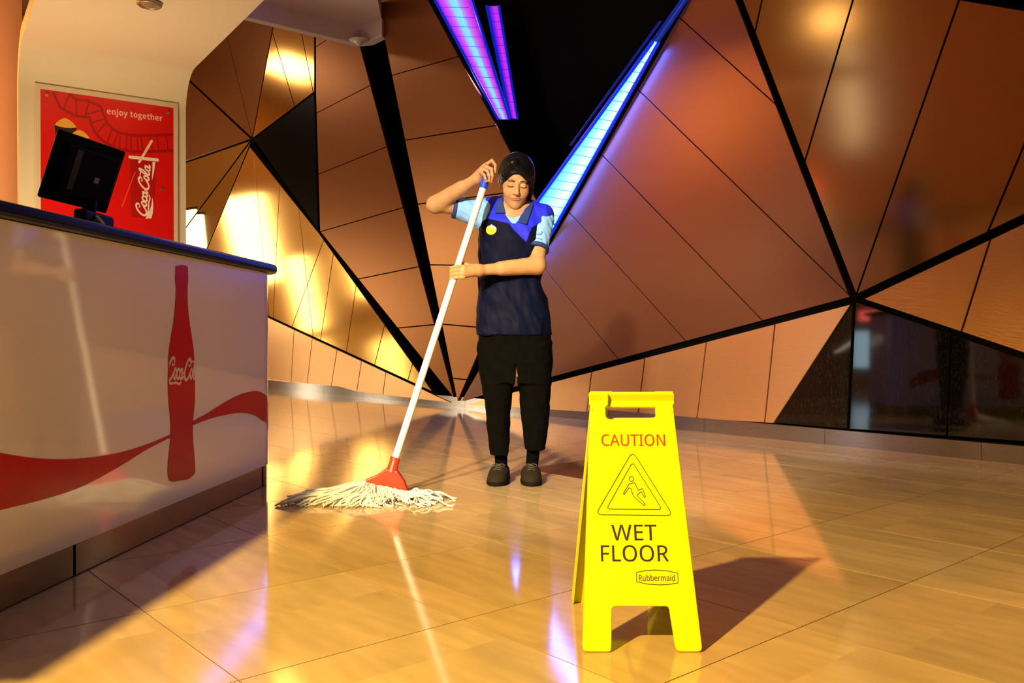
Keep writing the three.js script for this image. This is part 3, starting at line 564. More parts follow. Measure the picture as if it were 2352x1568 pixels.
// ------------------------------------------------------------ mop
const MOPTOP = W(1119, 404, 4.13), MOPLOW = W(906, 1058, 3.93);
{
  const t = thing('mop', 'string mop with white pole, blue grip and red clamp', 'mop');
  const axis = MOPTOP.clone().sub(MOPLOW).normalize(), gripLow = W(1110, 432, 4.122);
  part('pole', rod(MOPLOW, gripLow, 0.0165), phys(lin(0.80, 0.76, 0.74), 0.3, 0, { clearcoat: 0.4 }), t);
  const gl = gripLow.clone().addScaledVector(axis, -0.004);
  part('grip', merge([rod(gl, MOPTOP, 0.0195, 0.0175), new THREE.SphereGeometry(0.0175, 16, 10).translate(MOPTOP.x, MOPTOP.y, MOPTOP.z)]), phys(lin(0.01, 0.06, 0.75), 0.4), t, 'blue plastic grip');
  const red = phys(lin(0.70, 0.035, 0.008), 0.4), c0 = W(899, 1085, 3.92), L = W(842, 1104, 3.90), R_ = W(934, 1132, 3.90);
  const sock = MOPLOW.clone().addScaledVector(axis, 0.012), low = c0.clone();
  const clamp = group('clamp', t);
  part('socket', merge([rod(low, sock, 0.026, 0.021), rod(sock.clone().addScaledVector(axis, -0.012), sock.clone().addScaledVector(axis, 0.004), 0.0235, 0.0235)]), red, clamp);
  // fan-shaped wings
  const ws = new THREE.Shape(), lx = L.clone().sub(low), e1 = R_.clone().sub(L).normalize(), fz = V(0, 0, 1), e2 = fz.clone().cross(e1).normalize();
  const f = (v) => { const d = v.clone().sub(low); return new THREE.Vector2(d.dot(e1), d.dot(e2)); };
  ws.setFromPoints([f(W(888, 1078, 3.92)), f(W(868, 1092, 3.92)), f(L), f(W(846, 1112, 3.90)), f(W(886, 1126, 3.90)), f(W(931, 1138, 3.90)), f(R_), f(W(926, 1104, 3.92)), f(W(912, 1084, 3.92))]);
  part('wings', new THREE.ExtrudeGeometry(ws, { depth: 0.03, bevelEnabled: true, bevelSize: 0.006, bevelThickness: 0.006, bevelSegments: 2 }).translate(0, 0, -0.015).applyMatrix4(new THREE.Matrix4().makeBasis(e1, e2, e1.clone().cross(e2)).setPosition(low)), red, clamp);
  const strands = [];
  for (let i = 0; i < 720; i++) {
    const s = rnd(), a = L.clone().lerp(R_, s), lift = 0.012 + 0.02 * rnd(); a.y -= 0.01; a.z += (rnd() - 0.5) * 0.05;
    const left = rnd() < 0.74, reach = left ? 0.06 + 0.24 * Math.pow(rnd(), 0.8) : 0.05 + 0.16 * rnd(), front = (rnd() - 0.4) * 0.24;
    const ex = left ? a.x - reach * (0.55 + 0.6 * (1 - s)) : a.x + reach * s * 0.9 + (rnd() - 0.5) * 0.1, ez = a.z + front + 0.06;
    const y = 0.005 + 0.022 * rnd() * rnd(), pts = [a, V(a.x + (ex - a.x) * 0.22, a.y * 0.74 + lift * 0.6, a.z + (ez - a.z) * 0.25 + 0.01), V(a.x + (ex - a.x) * 0.5, a.y * 0.40 + lift * 0.6, a.z + (ez - a.z) * 0.5 + 0.012)];
    const wob = () => (rnd() - 0.5) * 0.03;
    pts.push(V(a.x + (ex - a.x) * 0.78 + wob(), y + 0.018, a.z + (ez - a.z) * 0.8 + wob()), V(ex + wob(), y, ez + wob()), V(ex + wob() * 1.5 - (left ? 0.015 : -0.02), 0.005, ez + 0.02 + wob() * 1.5));
    strands.push(new THREE.TubeGeometry(new THREE.CatmullRomCurve3(pts), 14, 0.003 + 0.0012 * rnd(), 5, false));
  }
  part('strings', merge(strands), std(lin(0.74, 0.70, 0.58), 0.95), t, 'off-white cotton strings spread on the floor').userData.kind = 'stuff';
}

// ------------------------------------------------------------ the cleaner
function surfaceNet(f, lo, hi, h, paint) {
  const n = [0, 1, 2].map((k) => Math.ceil((hi[k] - lo[k]) / h) + 1), [nx, ny, nz] = n, val = new Float32Array(nx * ny * nz), cell = new Int32Array(nx * ny * nz).fill(-1);
  for (let k = 0, q = 0; k < nz; k++) for (let j = 0; j < ny; j++) for (let i = 0; i < nx; i++, q++) val[q] = f(lo[0] + i * h, lo[1] + j * h, lo[2] + k * h);
  const pos = [], idx = [], sx = 1, sy = nx, sz = nx * ny, off = [0, sx, sy, sx + sy, sz, sx + sz, sy + sz, sx + sy + sz];
  const edges = [[0, 1], [2, 3], [4, 5], [6, 7], [0, 2], [1, 3], [4, 6], [5, 7], [0, 4], [1, 5], [2, 6], [3, 7]];
  for (let k = 0; k < nz - 1; k++) for (let j = 0; j < ny - 1; j++) for (let i = 0; i < nx - 1; i++) {
    const b = i * sx + j * sy + k * sz; let m = 0; for (let c = 0; c < 8; c++) if (val[b + off[c]] < 0) m |= 1 << c;
    if (m === 0 || m === 255) continue;
    let x = 0, y = 0, z = 0, t = 0;
    for (const [a, c] of edges) { const va = val[b + off[a]], vc = val[b + off[c]]; if ((va < 0) === (vc < 0)) continue; const s = va / (va - vc), pa = [a & 1, (a >> 1) & 1, a >> 2], pc = [c & 1, (c >> 1) & 1, c >> 2]; x += pa[0] + s * (pc[0] - pa[0]); y += pa[1] + s * (pc[1] - pa[1]); z += pa[2] + s * (pc[2] - pa[2]); t++; }
    cell[b] = pos.length / 3; pos.push(lo[0] + (i + x / t) * h, lo[1] + (j + y / t) * h, lo[2] + (k + z / t) * h);
  }
  for (let k = 1; k < nz - 1; k++) for (let j = 1; j < ny - 1; j++) for (let i = 1; i < nx - 1; i++) {
    const b = i * sx + j * sy + k * sz, s0 = val[b] < 0;
    for (const [d, u, v] of [[sx, sy, sz], [sy, sz, sx], [sz, sx, sy]]) {
      if (s0 === val[b + d] < 0) continue;
      const a = cell[b - u - v], c = cell[b - v], e = cell[b], g = cell[b - u]; if (a < 0 || c < 0 || e < 0 || g < 0) continue;
      if (s0) idx.push(a, c, e, a, e, g); else idx.push(a, e, c, a, g, e);
    }
  }
  const nor = new Float32Array(pos.length), e = h * 0.6;
  for (let q = 0; q < pos.length; q += 3) { const [x, y, z] = [pos[q], pos[q + 1], pos[q + 2]]; const gx = f(x + e, y, z) - f(x - e, y, z), gy = f(x, y + e, z) - f(x, y - e, z), gz = f(x, y, z + e) - f(x, y, z - e), l = Math.hypot(gx, gy, gz) || 1; nor[q] = gx / l; nor[q + 1] = gy / l; nor[q + 2] = gz / l; }
  const g = new THREE.BufferGeometry(); g.setAttribute('position', new THREE.Float32BufferAttribute(pos, 3)); g.setAttribute('normal', new THREE.BufferAttribute(nor, 3));
  if (paint) { const col = []; for (let q = 0; q < pos.length; q += 3) col.push(...paint(pos[q], pos[q + 1], pos[q + 2])); g.setAttribute('color', new THREE.Float32BufferAttribute(col, 3)); }
  g.setIndex(idx); return g;
}
const PD = 4.3;                                                      // how far the cleaner stands
const Lc = (px, py, z = 0) => { const v = W(px, py, PD - z); return [v.x, v.y, z]; };
const smin = (a, b, k) => { const h = Math.max(k - Math.abs(a - b), 0) / k; return Math.min(a, b) - h * h * k * 0.25; };
const smax = (a, b, k) => -smin(-a, -b, k);
function cap(a, b, ra, rb = ra) {
  const [ax, ay, az] = a, dx = b[0] - ax, dy = b[1] - ay, dz = b[2] - az, dd = dx * dx + dy * dy + dz * dz || 1e-9;
  return (x, y, z) => { let t = ((x - ax) * dx + (y - ay) * dy + (z - az) * dz) / dd; t = t < 0 ? 0 : t > 1 ? 1 : t; return Math.hypot(x - ax - t * dx, y - ay - t * dy, z - az - t * dz) - (ra + (rb - ra) * t); };
}
function ell(c, r) { const m = Math.min(...r); return (x, y, z) => { const a = (x - c[0]) / r[0], b = (y - c[1]) / r[1], d = (z - c[2]) / r[2], k = Math.hypot(a, b, d), g = Math.hypot(a / r[0], b / r[1], d / r[2]); return g < 1e-6 ? -m : k * (k - 1) / g; }; }
function loft(rows, power = 2.3) {                                   // rows: y, cx, half width, cz, half depth, from low to high
  return (x, y, z) => {
    let i = 0; while (i < rows.length - 2 && y > rows[i + 1][0]) i++;
    const A_ = rows[i], B_ = rows[i + 1]; let t = (y - A_[0]) / (B_[0] - A_[0]); t = t < 0 ? 0 : t > 1 ? 1 : t; const s = t * t * (3 - 2 * t) * 0.5 + t * 0.5;
    const g = (k) => A_[k] + (B_[k] - A_[k]) * s, a = g(2), b = g(4), k = Math.pow(Math.pow(Math.abs(x - g(1)) / a, power) + Math.pow(Math.abs(z - g(3)) / b, power), 1 / power);
    return Math.max((k - 1) * Math.min(a, b), rows[0][0] - y, y - rows[rows.length - 1][0]);
  };
}
const union = (k, ...fs) => (x, y, z) => { let d = 1e9; for (const f of fs) d = smin(d, f(x, y, z), k); return d; };
function poly2(pts) {                                                // signed distance to a polygon in x, y
  return (x, y) => {
    let d = 1e9, s = 1;
    for (let i = 0, j = pts.length - 1; i < pts.length; j = i++) {
      const [xi, yi] = pts[i], [xj, yj] = pts[j], ex = xj - xi, ey = yj - yi, wx = x - xi, wy = y - yi, t = Math.max(0, Math.min(1, (wx * ex + wy * ey) / (ex * ex + ey * ey)));
      d = Math.min(d, (wx - ex * t) ** 2 + (wy - ey * t) ** 2);
      const c1 = y >= yi, c2 = y < yj, c3 = ex * wy > ey * wx; if ((c1 && c2 && c3) || (!c1 && !c2 && !c3)) s = -s;
    }
    return s * Math.sqrt(d);
  };
}
const frontPoly = (pts, z) => poly2(pts.map(([x, y]) => Lc(x, y, z)));
{
  const person = thing('person', 'person in a navy and blue uniform mopping the floor', 'person');
  person.position.set(0, 0, -PD);
  // ---- joints
  const shR = [-0.142, 1.362, -0.01], elR = Lc(1000, 470, 0.04), wrR = Lc(1096, 410, 0.145);
  const shL = [0.143, 1.325, -0.01], elL = Lc(1233, 610, 0.095), wrL = Lc(1098, 621, 0.205);
  const headO = [0.019, 1.483, 0.05], headM = new THREE.Matrix4().makeRotationFromEuler(new THREE.Euler(0.35, 0.07, -0.07, 'YXZ'));
  const hi_ = headM.clone().invert().elements;
  const toHead = (x, y, z) => { x -= headO[0]; y -= headO[1]; z -= headO[2]; return [hi_[0] * x + hi_[4] * y + hi_[8] * z, hi_[1] * x + hi_[5] * y + hi_[9] * z, hi_[2] * x + hi_[6] * y + hi_[10] * z]; };
  // ---- head, in its own axes
  const cranium = ell([0, 0.028, -0.012], [0.072, 0.092, 0.094]), faceE = ell([0, -0.035, 0.03], [0.0575, 0.082, 0.062]), chin = ell([0, -0.097, 0.062], [0.024, 0.019, 0.02]), jaw = ell([0, -0.07, 0.022], [0.05, 0.04, 0.05]);
  const nose = cap([0, 0.012, 0.088], [0, -0.026, 0.106], 0.0075, 0.0105), tipN = ell([0, -0.029, 0.106], [0.0115, 0.0095, 0.011]), wing = ell([0, -0.033, 0.095], [0.017, 0.008, 0.011]);
  const cheek = ell([0.034, -0.028, 0.06], [0.024, 0.026, 0.024]), socket = ell([0.031, 0.006, 0.108], [0.021, 0.013, 0.022]), ball = ell([0.0305, 0.003, 0.078], [0.0155, 0.0125, 0.0135]), brow = ell([0.027, 0.025, 0.081], [0.02, 0.007, 0.009]);
  const lipU = ell([0, -0.0550, 0.0868], [0.025, 0.0042, 0.008]), lipD = ell([0, -0.0635, 0.0855], [0.020, 0.0052, 0.0085]), slit = ell([0, -0.0590, 0.0955], [0.025, 0.0011, 0.006]);
  const ear = ell([0.071, -0.004, -0.008], [0.011, 0.031, 0.019]), earDip = ell([0.083, 0.0, -0.004], [0.009, 0.018, 0.01]);
  const headLocal = (x, y, z) => {
    const ax = Math.abs(x);
    let d = smin(cranium(x, y, z), faceE(x, y, z), 0.03); d = smin(d, jaw(x, y, z), 0.02); d = smin(d, chin(x, y, z), 0.022); d = smin(d, cheek(ax, y, z), 0.025);
    d = smin(d, brow(ax, y, z), 0.012); d = smax(d, -socket(ax, y, z), 0.012); d = smin(d, ball(ax, y, z), 0.005);
    d = smin(d, nose(x, y, z), 0.010); d = smin(d, tipN(x, y, z), 0.006); d = smin(d, wing(x, y, z), 0.006);
    d = smin(d, lipU(x, y, z), 0.006); d = smin(d, lipD(x, y, z), 0.006); d = smax(d, -slit(x, y, z), 0.002);
    d = smin(d, smax(ear(ax, y, z), -earDip(ax, y, z), 0.006), 0.006);
    return d;
  };
  const headF = (x, y, z) => { const p = toHead(x, y, z); return headLocal(p[0], p[1], p[2]); };
  const neck = cap([0.004, 1.33, -0.03], [0.014, 1.44, 0.0], 0.054, 0.047);
  // ---- arms and hands
  const arm = union(0.02, cap(shR, elR, 0.047, 0.036), cap(elR, wrR, 0.0375, 0.0245), cap(elR, [elR[0] + 0.13, elR[1] + 0.07, elR[2] + 0.064], 0.0395, 0.031), cap(shL, elL, 0.047, 0.038), cap(elL, wrL, 0.038, 0.0245), cap(elL, [elL[0] - 0.17, elL[1] - 0.018, elL[2] + 0.067], 0.041, 0.031));
  const chain = (pts, r0, r1) => { const q = pts.map(([a, b, c]) => Lc(a, b, c)), fs = []; for (let i = 0; i + 1 < q.length; i++) { const k = (j) => r0 + (r1 - r0) * j / (q.length - 1); fs.push(cap(q[i], q[i + 1], k(i), k(i + 1))); } return union(0.003, ...fs); };
  const palmR = union(0.02, cap(wrR, Lc(1117, 380, 0.162), 0.0215, 0.013), cap(wrR, Lc(1111, 384, 0.178), 0.0205, 0.0125), cap(wrR, Lc(1104, 392, 0.188), 0.0195, 0.012), cap(wrR, Lc(1101, 402, 0.157), 0.018, 0.013));
  const fingersR = [chain([[1118, 378, 0.165], [1130, 369, 0.178], [1138, 380, 0.182], [1137, 396, 0.18]], 0.0092, 0.0068), chain([[1113, 382, 0.178], [1129, 389, 0.2], [1131, 404, 0.203], [1128, 418, 0.195]], 0.0094, 0.0072), chain([[1107, 387, 0.187], [1120, 394, 0.211], [1124, 405, 0.212], [1124, 416, 0.204]], 0.009, 0.007), chain([[1103, 394, 0.19], [1112, 402, 0.208], [1115, 410, 0.208], [1117, 417, 0.202]], 0.0082, 0.0064), chain([[1100, 402, 0.158], [1104, 413, 0.152], [1112, 419, 0.153]], 0.0105, 0.0078)];
  const palmL = union(0.022, cap(wrL, Lc(1066, 614, 0.256), 0.0215, 0.0125), cap(wrL, Lc(1064, 624, 0.257), 0.0215, 0.0125), cap(wrL, Lc(1063, 634, 0.254), 0.0205, 0.012), cap(wrL, Lc(1084, 614, 0.213), 0.02, 0.014));
  const fingersL = [0, 1, 2, 3].map((i) => chain([[1065, 612.5 + 8.2 * i, 0.258], [1048 + i * 0.6, 612 + 8.4 * i, 0.265], [1036.5 - i * 0.2, 615 + 8.2 * i, 0.25], [1038, 618 + 8 * i, 0.224], [1046, 619 + 8 * i, 0.213]], i === 3 ? 0.0082 : 0.0092, 0.0068)).concat([chain([[1085, 613, 0.213], [1068, 606, 0.207], [1055, 606, 0.205]], 0.0108, 0.0082)]);
  const handR = (x, y, z) => { let d = palmR(x, y, z); for (const f of fingersR) d = smin(d, f(x, y, z), 0.005); return d; };
  const handL = (x, y, z) => { let d = palmL(x, y, z); for (const f of fingersL) d = smin(d, f(x, y, z), 0.005); return d; };
  // ---- torso and legs
  const torsoRows = [[0.735, 0.01, 0.187, 0, 0.128], [0.80, 0.008, 0.187, 0, 0.126], [0.90, 0, 0.173, 0, 0.118], [1.0, -0.012, 0.157, 0, 0.106], [1.1, -0.008, 0.159, 0.005, 0.107], [1.2, 0, 0.166, 0.008, 0.110], [1.28, 0, 0.168, 0.002, 0.1], [1.34, 0, 0.15, -0.006, 0.082], [1.395, 0.002, 0.09, -0.015, 0.062], [1.41, 0.002, 0.065, -0.02, 0.055]];
  const torso = loft(torsoRows), shrink = (f, k) => (x, y, z) => f(x, y, z) + k;
  const clavR = cap([-0.05, 1.375, -0.015], [-0.14, 1.366, -0.01], 0.045, 0.05), clavL = cap([0.05, 1.375, -0.015], [0.15, 1.332, -0.012], 0.045, 0.052);
  const hips = loft([[0.5, 0.018, 0.17, 0, 0.105], [0.6, 0.016, 0.18, 0, 0.115], [0.76, 0.012, 0.178, 0, 0.118]]);
  const legA = loft([[0.137, -0.058, 0.051, -0.01, 0.062], [0.33, -0.068, 0.060, -0.004, 0.072], [0.55, -0.074, 0.086, 0, 0.096], [0.70, -0.07, 0.1, 0, 0.11]]);
  const legB = loft([[0.162, 0.115, 0.052, -0.012, 0.062], [0.33, 0.115, 0.070, -0.004, 0.076], [0.55, 0.109, 0.087, 0, 0.096], [0.70, 0.1, 0.1, 0, 0.11]]);
  const fold = (x, y, z, s, a) => a * noise.noise(x * s + y * s * 0.7, y * s * 0.55 - x * s * 0.3, z * s);
  const under = (x, y, z) => { let d = torso(x, y, z) + 0.03; d = smin(d, clavR(x, y, z) + 0.012, 0.03); d = smin(d, clavL(x, y, z) + 0.012, 0.03); d = smin(d, Math.min(hips(x, y, z), 1) + 0.03, 0.02); d = Math.min(d, legA(x, y, z) + 0.02, legB(x, y, z) + 0.02); return d; };
  const ankles = union(0.02, cap([-0.056, 0.06, -0.05], [-0.06, 0.3, -0.012], 0.027, 0.034), cap([0.1, 0.06, -0.05], [0.113, 0.3, -0.012], 0.027, 0.034), cap([-0.056, 0.05, -0.05], [-0.068, 0.035, 0.07], 0.026, 0.022), cap([0.1, 0.05, -0.05], [0.102, 0.035, 0.07], 0.026, 0.022));
  const chest = ell([0.004, 1.33, 0.0], [0.12, 0.09, 0.078]);
  const whole = (x, y, z) => { let d = under(x, y, z); d = smin(d, arm(x, y, z), 0.02); d = smin(d, ankles(x, y, z), 0.02); d = smin(d, chest(x, y, z), 0.03); return smin(d, neck(x, y, z), 0.03); };
  // ---- skin: one mesh, finer grids for the head and the hands
  const skin = [0.53, 0.30, 0.125], lipC = [0.43, 0.16, 0.10], dark = [0.018, 0.010, 0.007];
  const mix = (a, b, t) => a.map((v, i) => v + (b[i] - v) * Math.max(0, Math.min(1, t)));
  const paintBody = (x, y, z) => mix(skin, [0.42, 0.2, 0.085], 0.3 + 0.5 * noise.noise(x * 30, y * 30, z * 30));
  const paintHead = (x, y, z) => {
    const [hx, hy, hz] = toHead(x, y, z), ax = Math.abs(hx); let c = paintBody(x, y, z);
    if (hz > 0.05) {
      const ly = hy + 0.0592, lip = 1 - Math.hypot(hx / 0.025, ly / 0.0095); if (hz > 0.078) c = mix(c, lipC, lip * 4);
      const by = 0.0265 - (ax - 0.03) ** 2 * 6 + (ax < 0.02 ? -0.001 : 0), bw = 0.0042 * (1 - Math.max(0, (ax - 0.03) / 0.028)); if (ax > 0.012 && ax < 0.055) c = mix(c, dark, 1.4 - Math.abs(hy - by) / Math.max(bw, 0.001));
      const ey = -0.0045 + (ax - 0.031) ** 2 * 9; if (ax > 0.014 && ax < 0.049) c = mix(c, dark, 1.5 - Math.abs(hy - ey) / 0.0022);
    }
    return c;
  };
  const box3 = (f, lo, hi, h, paint) => surfaceNet(f, lo, hi, h, paint);
  const headNeck = (x, y, z) => Math.max(smin(headF(x, y, z), neck(x, y, z), 0.02), 1.345 - y);
  const handArmR = (x, y, z) => Math.max(smin(handR(x, y, z), arm(x, y, z), 0.012), (wrR[0] - 0.07) - x);
  const handArmL = (x, y, z) => Math.max(smin(handL(x, y, z), arm(x, y, z), 0.012), x - (wrL[0] + 0.07));
  const skinGeo = mergeGeometries([
    box3(whole, [-0.46, 0.0, -0.2], [0.32, 1.56, 0.3], 0.0068, paintBody),
    box3(headNeck, [-0.1, 1.33, -0.12], [0.13, 1.64, 0.2], 0.0028, paintHead),
    box3(handArmR, [wrR[0] - 0.08, 1.44, 0.08], [-0.06, 1.62, 0.24], 0.003, paintBody),
    box3(handArmL, [-0.31, 0.95, 0.15], [wrL[0] + 0.08, 1.12, 0.3], 0.003, paintBody)]);
  part('body', skinGeo, phys(0xffffff, 0.48, 0, { vertexColors: true, specularIntensity: 0.5 }), person, 'warm tan skin');
  // ---- hair: swept to the side, gathered at the nape
  const faceCut = ell([-0.004, -0.038, 0.095], [0.060, 0.096, 0.085]), hairCap = ell([0.002, 0.045, -0.02], [0.089, 0.105, 0.106]), side = ell([0.07, -0.02, -0.03], [0.024, 0.075, 0.045]), side2 = ell([-0.068, 0.02, -0.045], [0.02, 0.05, 0.04]), bun = ell([0.03, -0.045, -0.105], [0.06, 0.05, 0.04]);
  const sweep = cap([-0.03, 0.105, 0.062], [0.066, 0.035, 0.062], 0.022, 0.014), sweep2 = cap([-0.02, 0.108, 0.058], [-0.066, 0.045, 0.05], 0.02, 0.013);
  const hairF = (x, y, z) => {
    const [a, b, c] = toHead(x, y, z); let d = hairCap(a, b, c); d = smin(d, side(a, b, c), 0.02); d = smin(d, side2(a, b, c), 0.02); d = smin(d, bun(a, b, c), 0.02);
    d = smax(d, -faceCut(a, b, c), 0.008); d = smin(d, sweep(a, b, c), 0.012); d = smin(d, sweep2(a, b, c), 0.012); d = Math.max(d, -0.1 - b, -(b + 0.02 + 0.9 * (-c + 0.0)) < 0 ? -1 : -1);
    return d + 0.0005 * Math.sin(a * 620 + b * 200 + 3 * noise.noise(a * 30, b * 30, c * 30));
  };
  part('hair', box3(hairF, [-0.12, 1.33, -0.2], [0.16, 1.68, 0.18], 0.0035), phys(lin(0.004, 0.0035, 0.0035), 0.4, 0, { specularIntensity: 0.35 }), person, 'black hair parted and swept to the side');
  // ---- shirt with light blue sleeves
  const capTo = (a, b, k, ra, rb) => { const e = a.map((v, i) => v + (b[i] - v) * k), l = Math.hypot(...b.map((v, i) => v - a[i])), n = b.map((v, i) => (v - a[i]) / l), c = cap(a, e.map((v, i) => v + n[i] * 0.03), ra, rb); return [(x, y, z) => Math.max(c(x, y, z), (x - e[0]) * n[0] + (y - e[1]) * n[1] + (z - e[2]) * n[2]), (x, y, z) => (x - e[0]) * n[0] + (y - e[1]) * n[1] + (z - e[2]) * n[2]]; };
  const cuffR = Lc(1041, 477, 0.02), sleeveRa = [-0.135, 1.345, -0.008], [slR, cutR] = capTo(sleeveRa, cuffR, 1, 0.068, 0.045);
  const cuffL = Lc(1233, 574, 0.06), sleeveLa = [0.15, 1.31, -0.008], [slL, cutL] = capTo(sleeveLa, cuffL, 1, 0.06, 0.0535);
  const drape = cap([-0.12, 1.30, 0.0], [-0.2, 1.335, 0.005], 0.05, 0.045);
  const shirtV = frontPoly([[1155, 452], [1163, 486], [1176, 501], [1184, 499], [1204, 484], [1219, 460], [1200, 430], [1160, 430]], 0.07);
  const shirtF = (x, y, z) => { let d = Math.max(torso(x, y, z) + 0.01, 1.2 - y); d = smin(d, Math.max(clavR(x, y, z), clavL(x, y, z) < 0 ? -1 : -1), 0.02); d = smin(d, clavL(x, y, z) + 0.004, 0.02); d = smin(d, slR(x, y, z), 0.02); d = smin(d, drape(x, y, z), 0.03); d = smin(d, slL(x, y, z), 0.015) + fold(x, y, z, 38, 0.005); d = Math.max(d, cutR(x, y, z), cutL(x, y, z) > 0 && x > 0.06 ? cutL(x, y, z) : -1); if (z > -0.01) d = smax(d, -shirtV(x, y), 0.003); return d; };
  const skyBlue = std(lin(0.24, 0.52, 0.95), 0.85), navy = phys(lin(0.003, 0.0045, 0.02), 0.6, 0, { specularIntensity: 0.1 }), royal = std(lin(0.008, 0.015, 0.85), 0.75), slate = std(lin(0.012, 0.035, 0.17), 0.8);
  const shirt = part('shirt', box3(shirtF, [-0.32, 1.12, -0.15], [0.24, 1.46, 0.15], 0.0055), skyBlue, person, 'light blue polo shirt');
  const cuffBand = (f, cut, pad) => (x, y, z) => smax(f(x, y, z) - pad, Math.max(-0.017 - cut(x, y, z), cut(x, y, z) - 0.002), 0.003);
  const slRfull = cap(sleeveRa, cuffR, 0.068, 0.049), slLfull = cap(sleeveLa, cuffL, 0.06, 0.057);
  part('cuff', box3(cuffBand(slRfull, cutR, 0.003), [-0.36, 1.28, -0.08], [-0.2, 1.46, 0.12], 0.003), slate, shirt, 'navy cuff band');
  part('cuff', box3(cuffBand(slLfull, cutL, 0.003), [0.03, 1.08, -0.05], [0.22, 1.26, 0.16], 0.003), slate, shirt, 'navy cuff band');
  // ---- tabard: navy with a royal blue yoke
  const vCut = frontPoly([[1153, 446], [1158, 484], [1168, 511], [1174, 517], [1185, 517], [1191, 510], [1208, 479], [1224, 456], [1205, 425], [1160, 425]], 0.08);
  const tab0 = (x, y, z) => { let d = torso(x, y, z); d = smin(d, clavL(x, y, z) - 0.004, 0.03); d = smin(d, Math.max(clavR(x, y, z) - 0.003, -0.128 - x), 0.03); return d; };
  const tabF = (x, y, z) => { let d = tab0(x, y, z); if (z > -0.02) d = smax(d, -vCut(x, y), 0.003); const belly = y < 1.06 && y > 0.74 ? 1 : 0.7; return d + fold(x, y, z, 15, 0.009) * belly + fold(x + 3, y * 0.5, z, 34, 0.004) * belly; };
  const tabard = part('tabard', box3(tabF, [-0.24, 0.72, -0.18], [0.24, 1.46, 0.18], 0.0065), navy, person, 'dark navy tabard');
  const yokeR = frontPoly([[1112, 440], [1107, 497], [1125, 502.5], [1150, 509.5], [1169, 514], [1180, 529], [1196, 545], [1209, 558], [1222, 523], [1240, 511], [1275, 509], [1285, 430]], 0.1);
  part('yoke', box3((x, y, z) => smax(tabF(x, y, z) - 0.0035, yokeR(x, y), 0.004), [-0.18, 1.14, -0.16], [0.24, 1.46, 0.17], 0.0032), royal, tabard, 'royal blue yoke');
  const flaps = [[[1151, 444], [1155, 458], [1161, 489], [1137, 488.5], [1141, 466]], [[1225, 459], [1226, 468], [1210, 517], [1190, 511.5], [1207, 479]]].map((p) => frontPoly(p, 0.09));
  const tabPlain = (x, y, z) => tab0(x, y, z) + fold(x, y, z, 15, 0.006);
  flaps.forEach((fp, i) => part('collar', box3((x, y, z) => smax(smax(tabPlain(x, y, z) - 0.013, -(tabPlain(x, y, z) - 0.002), 0.002), fp(x, y), 0.004), i ? [0.02, 1.24, 0.0] : [-0.1, 1.3, 0.0], i ? [0.13, 1.44, 0.16] : [-0.01, 1.46, 0.16], 0.003), slate, tabard, 'slate blue collar flap'));
  const neckAxis = cap([0.002, 1.34, -0.026], [0.012, 1.46, -0.006], 0.060, 0.062);
  const collarV = frontPoly([[1148, 430], [1160, 492], [1180, 520], [1206, 482], [1228, 452], [1215, 400], [1160, 400]], 0.03);
  part('collar', box3((x, y, z) => { const d = neckAxis(x, y, z); return Math.max(d - 0.004, -d - 0.003, y - 1.432 + (z > 0 ? 0.25 * z : 0), 1.36 - y, z > 0.0 ? -collarV(x, y) : -1); }, [-0.1, 1.34, -0.12], [0.11, 1.45, 0.08], 0.0035), slate, tabard, 'slate blue collar stand');
  const emblem = (pts, z, lift, mat, label) => { const p = frontPoly(pts, z), xs = pts.map((q) => Lc(q[0], q[1], z)); const lo = [Math.min(...xs.map((q) => q[0])) - 0.006, Math.min(...xs.map((q) => q[1])) - 0.006, 0.02], hi = [Math.max(...xs.map((q) => q[0])) + 0.006, Math.max(...xs.map((q) => q[1])) + 0.006, 0.16]; part('emblem', box3((x, y, w) => Math.max(tabF(x, y, w) - lift, p(x, y)), lo, hi, 0.0022), mat, tabard, label); };
  const circ = (cx, cy, rx, ry, n = 24) => Array.from({ length: n }, (_, i) => [cx + rx * Math.cos(i / n * 6.2832), cy + ry * Math.sin(i / n * 6.2832)]);
  emblem(circ(1128.3, 527.5, 12.3, 11.5), 0.105, 0.005, std(lin(0.85, 0.60, 0.005), 0.7), 'round yellow emblem');
  emblem([[1125, 520], [1127, 515.5], [1130, 514], [1131, 518], [1135, 519.5], [1140, 522.5], [1141, 526], [1136, 526], [1130, 523.5], [1127, 524]], 0.105, 0.0068, std(lin(0.8, 0.8, 0.78), 0.7), 'white shape on the yellow emblem');
  const ringMark = (pts, mat) => { const p = frontPoly(pts, 0.09); part('sleeve_print', box3((x, y, w) => Math.max(shirtF(x, y, w) - 0.0016, p(x, y), 0.02 - w), [0.09, 1.16, 0.03], [0.2, 1.32, 0.13], 0.0026), mat, shirt, 'faded blue sleeve print'); };
  const printM = std(lin(0.10, 0.19, 0.55), 0.85);
  ringMark([[1229, 533], [1231, 538], [1237, 541], [1244, 539], [1248, 534], [1246, 530], [1242, 528], [1244, 533], [1241, 536.5], [1236, 537], [1232, 534]], printM);
  ringMark([[1226, 544.5], [1247, 549.5], [1246.5, 552], [1225.5, 547]], printM);
  // ---- trousers, socks, shoes
  const trF = (x, y, z) => { let d = smin(hips(x, y, z), legA(x, y, z), 0.015); d = Math.min(d, 1e9); d = smin(d, legB(x, y, z), 0.015); d = Math.max(d, (x < 0.025 ? 0.138 : 0.163) - y); const gap = Math.abs(x - 0.021) - 0.004 * Math.max(0, (0.60 - y) * 22); d = y < 0.60 ? smax(d, -gap, 0.006) : d; return d + fold(x, y, z, 18, 0.006) + fold(x + 5, y, z, 45, 0.0025); };
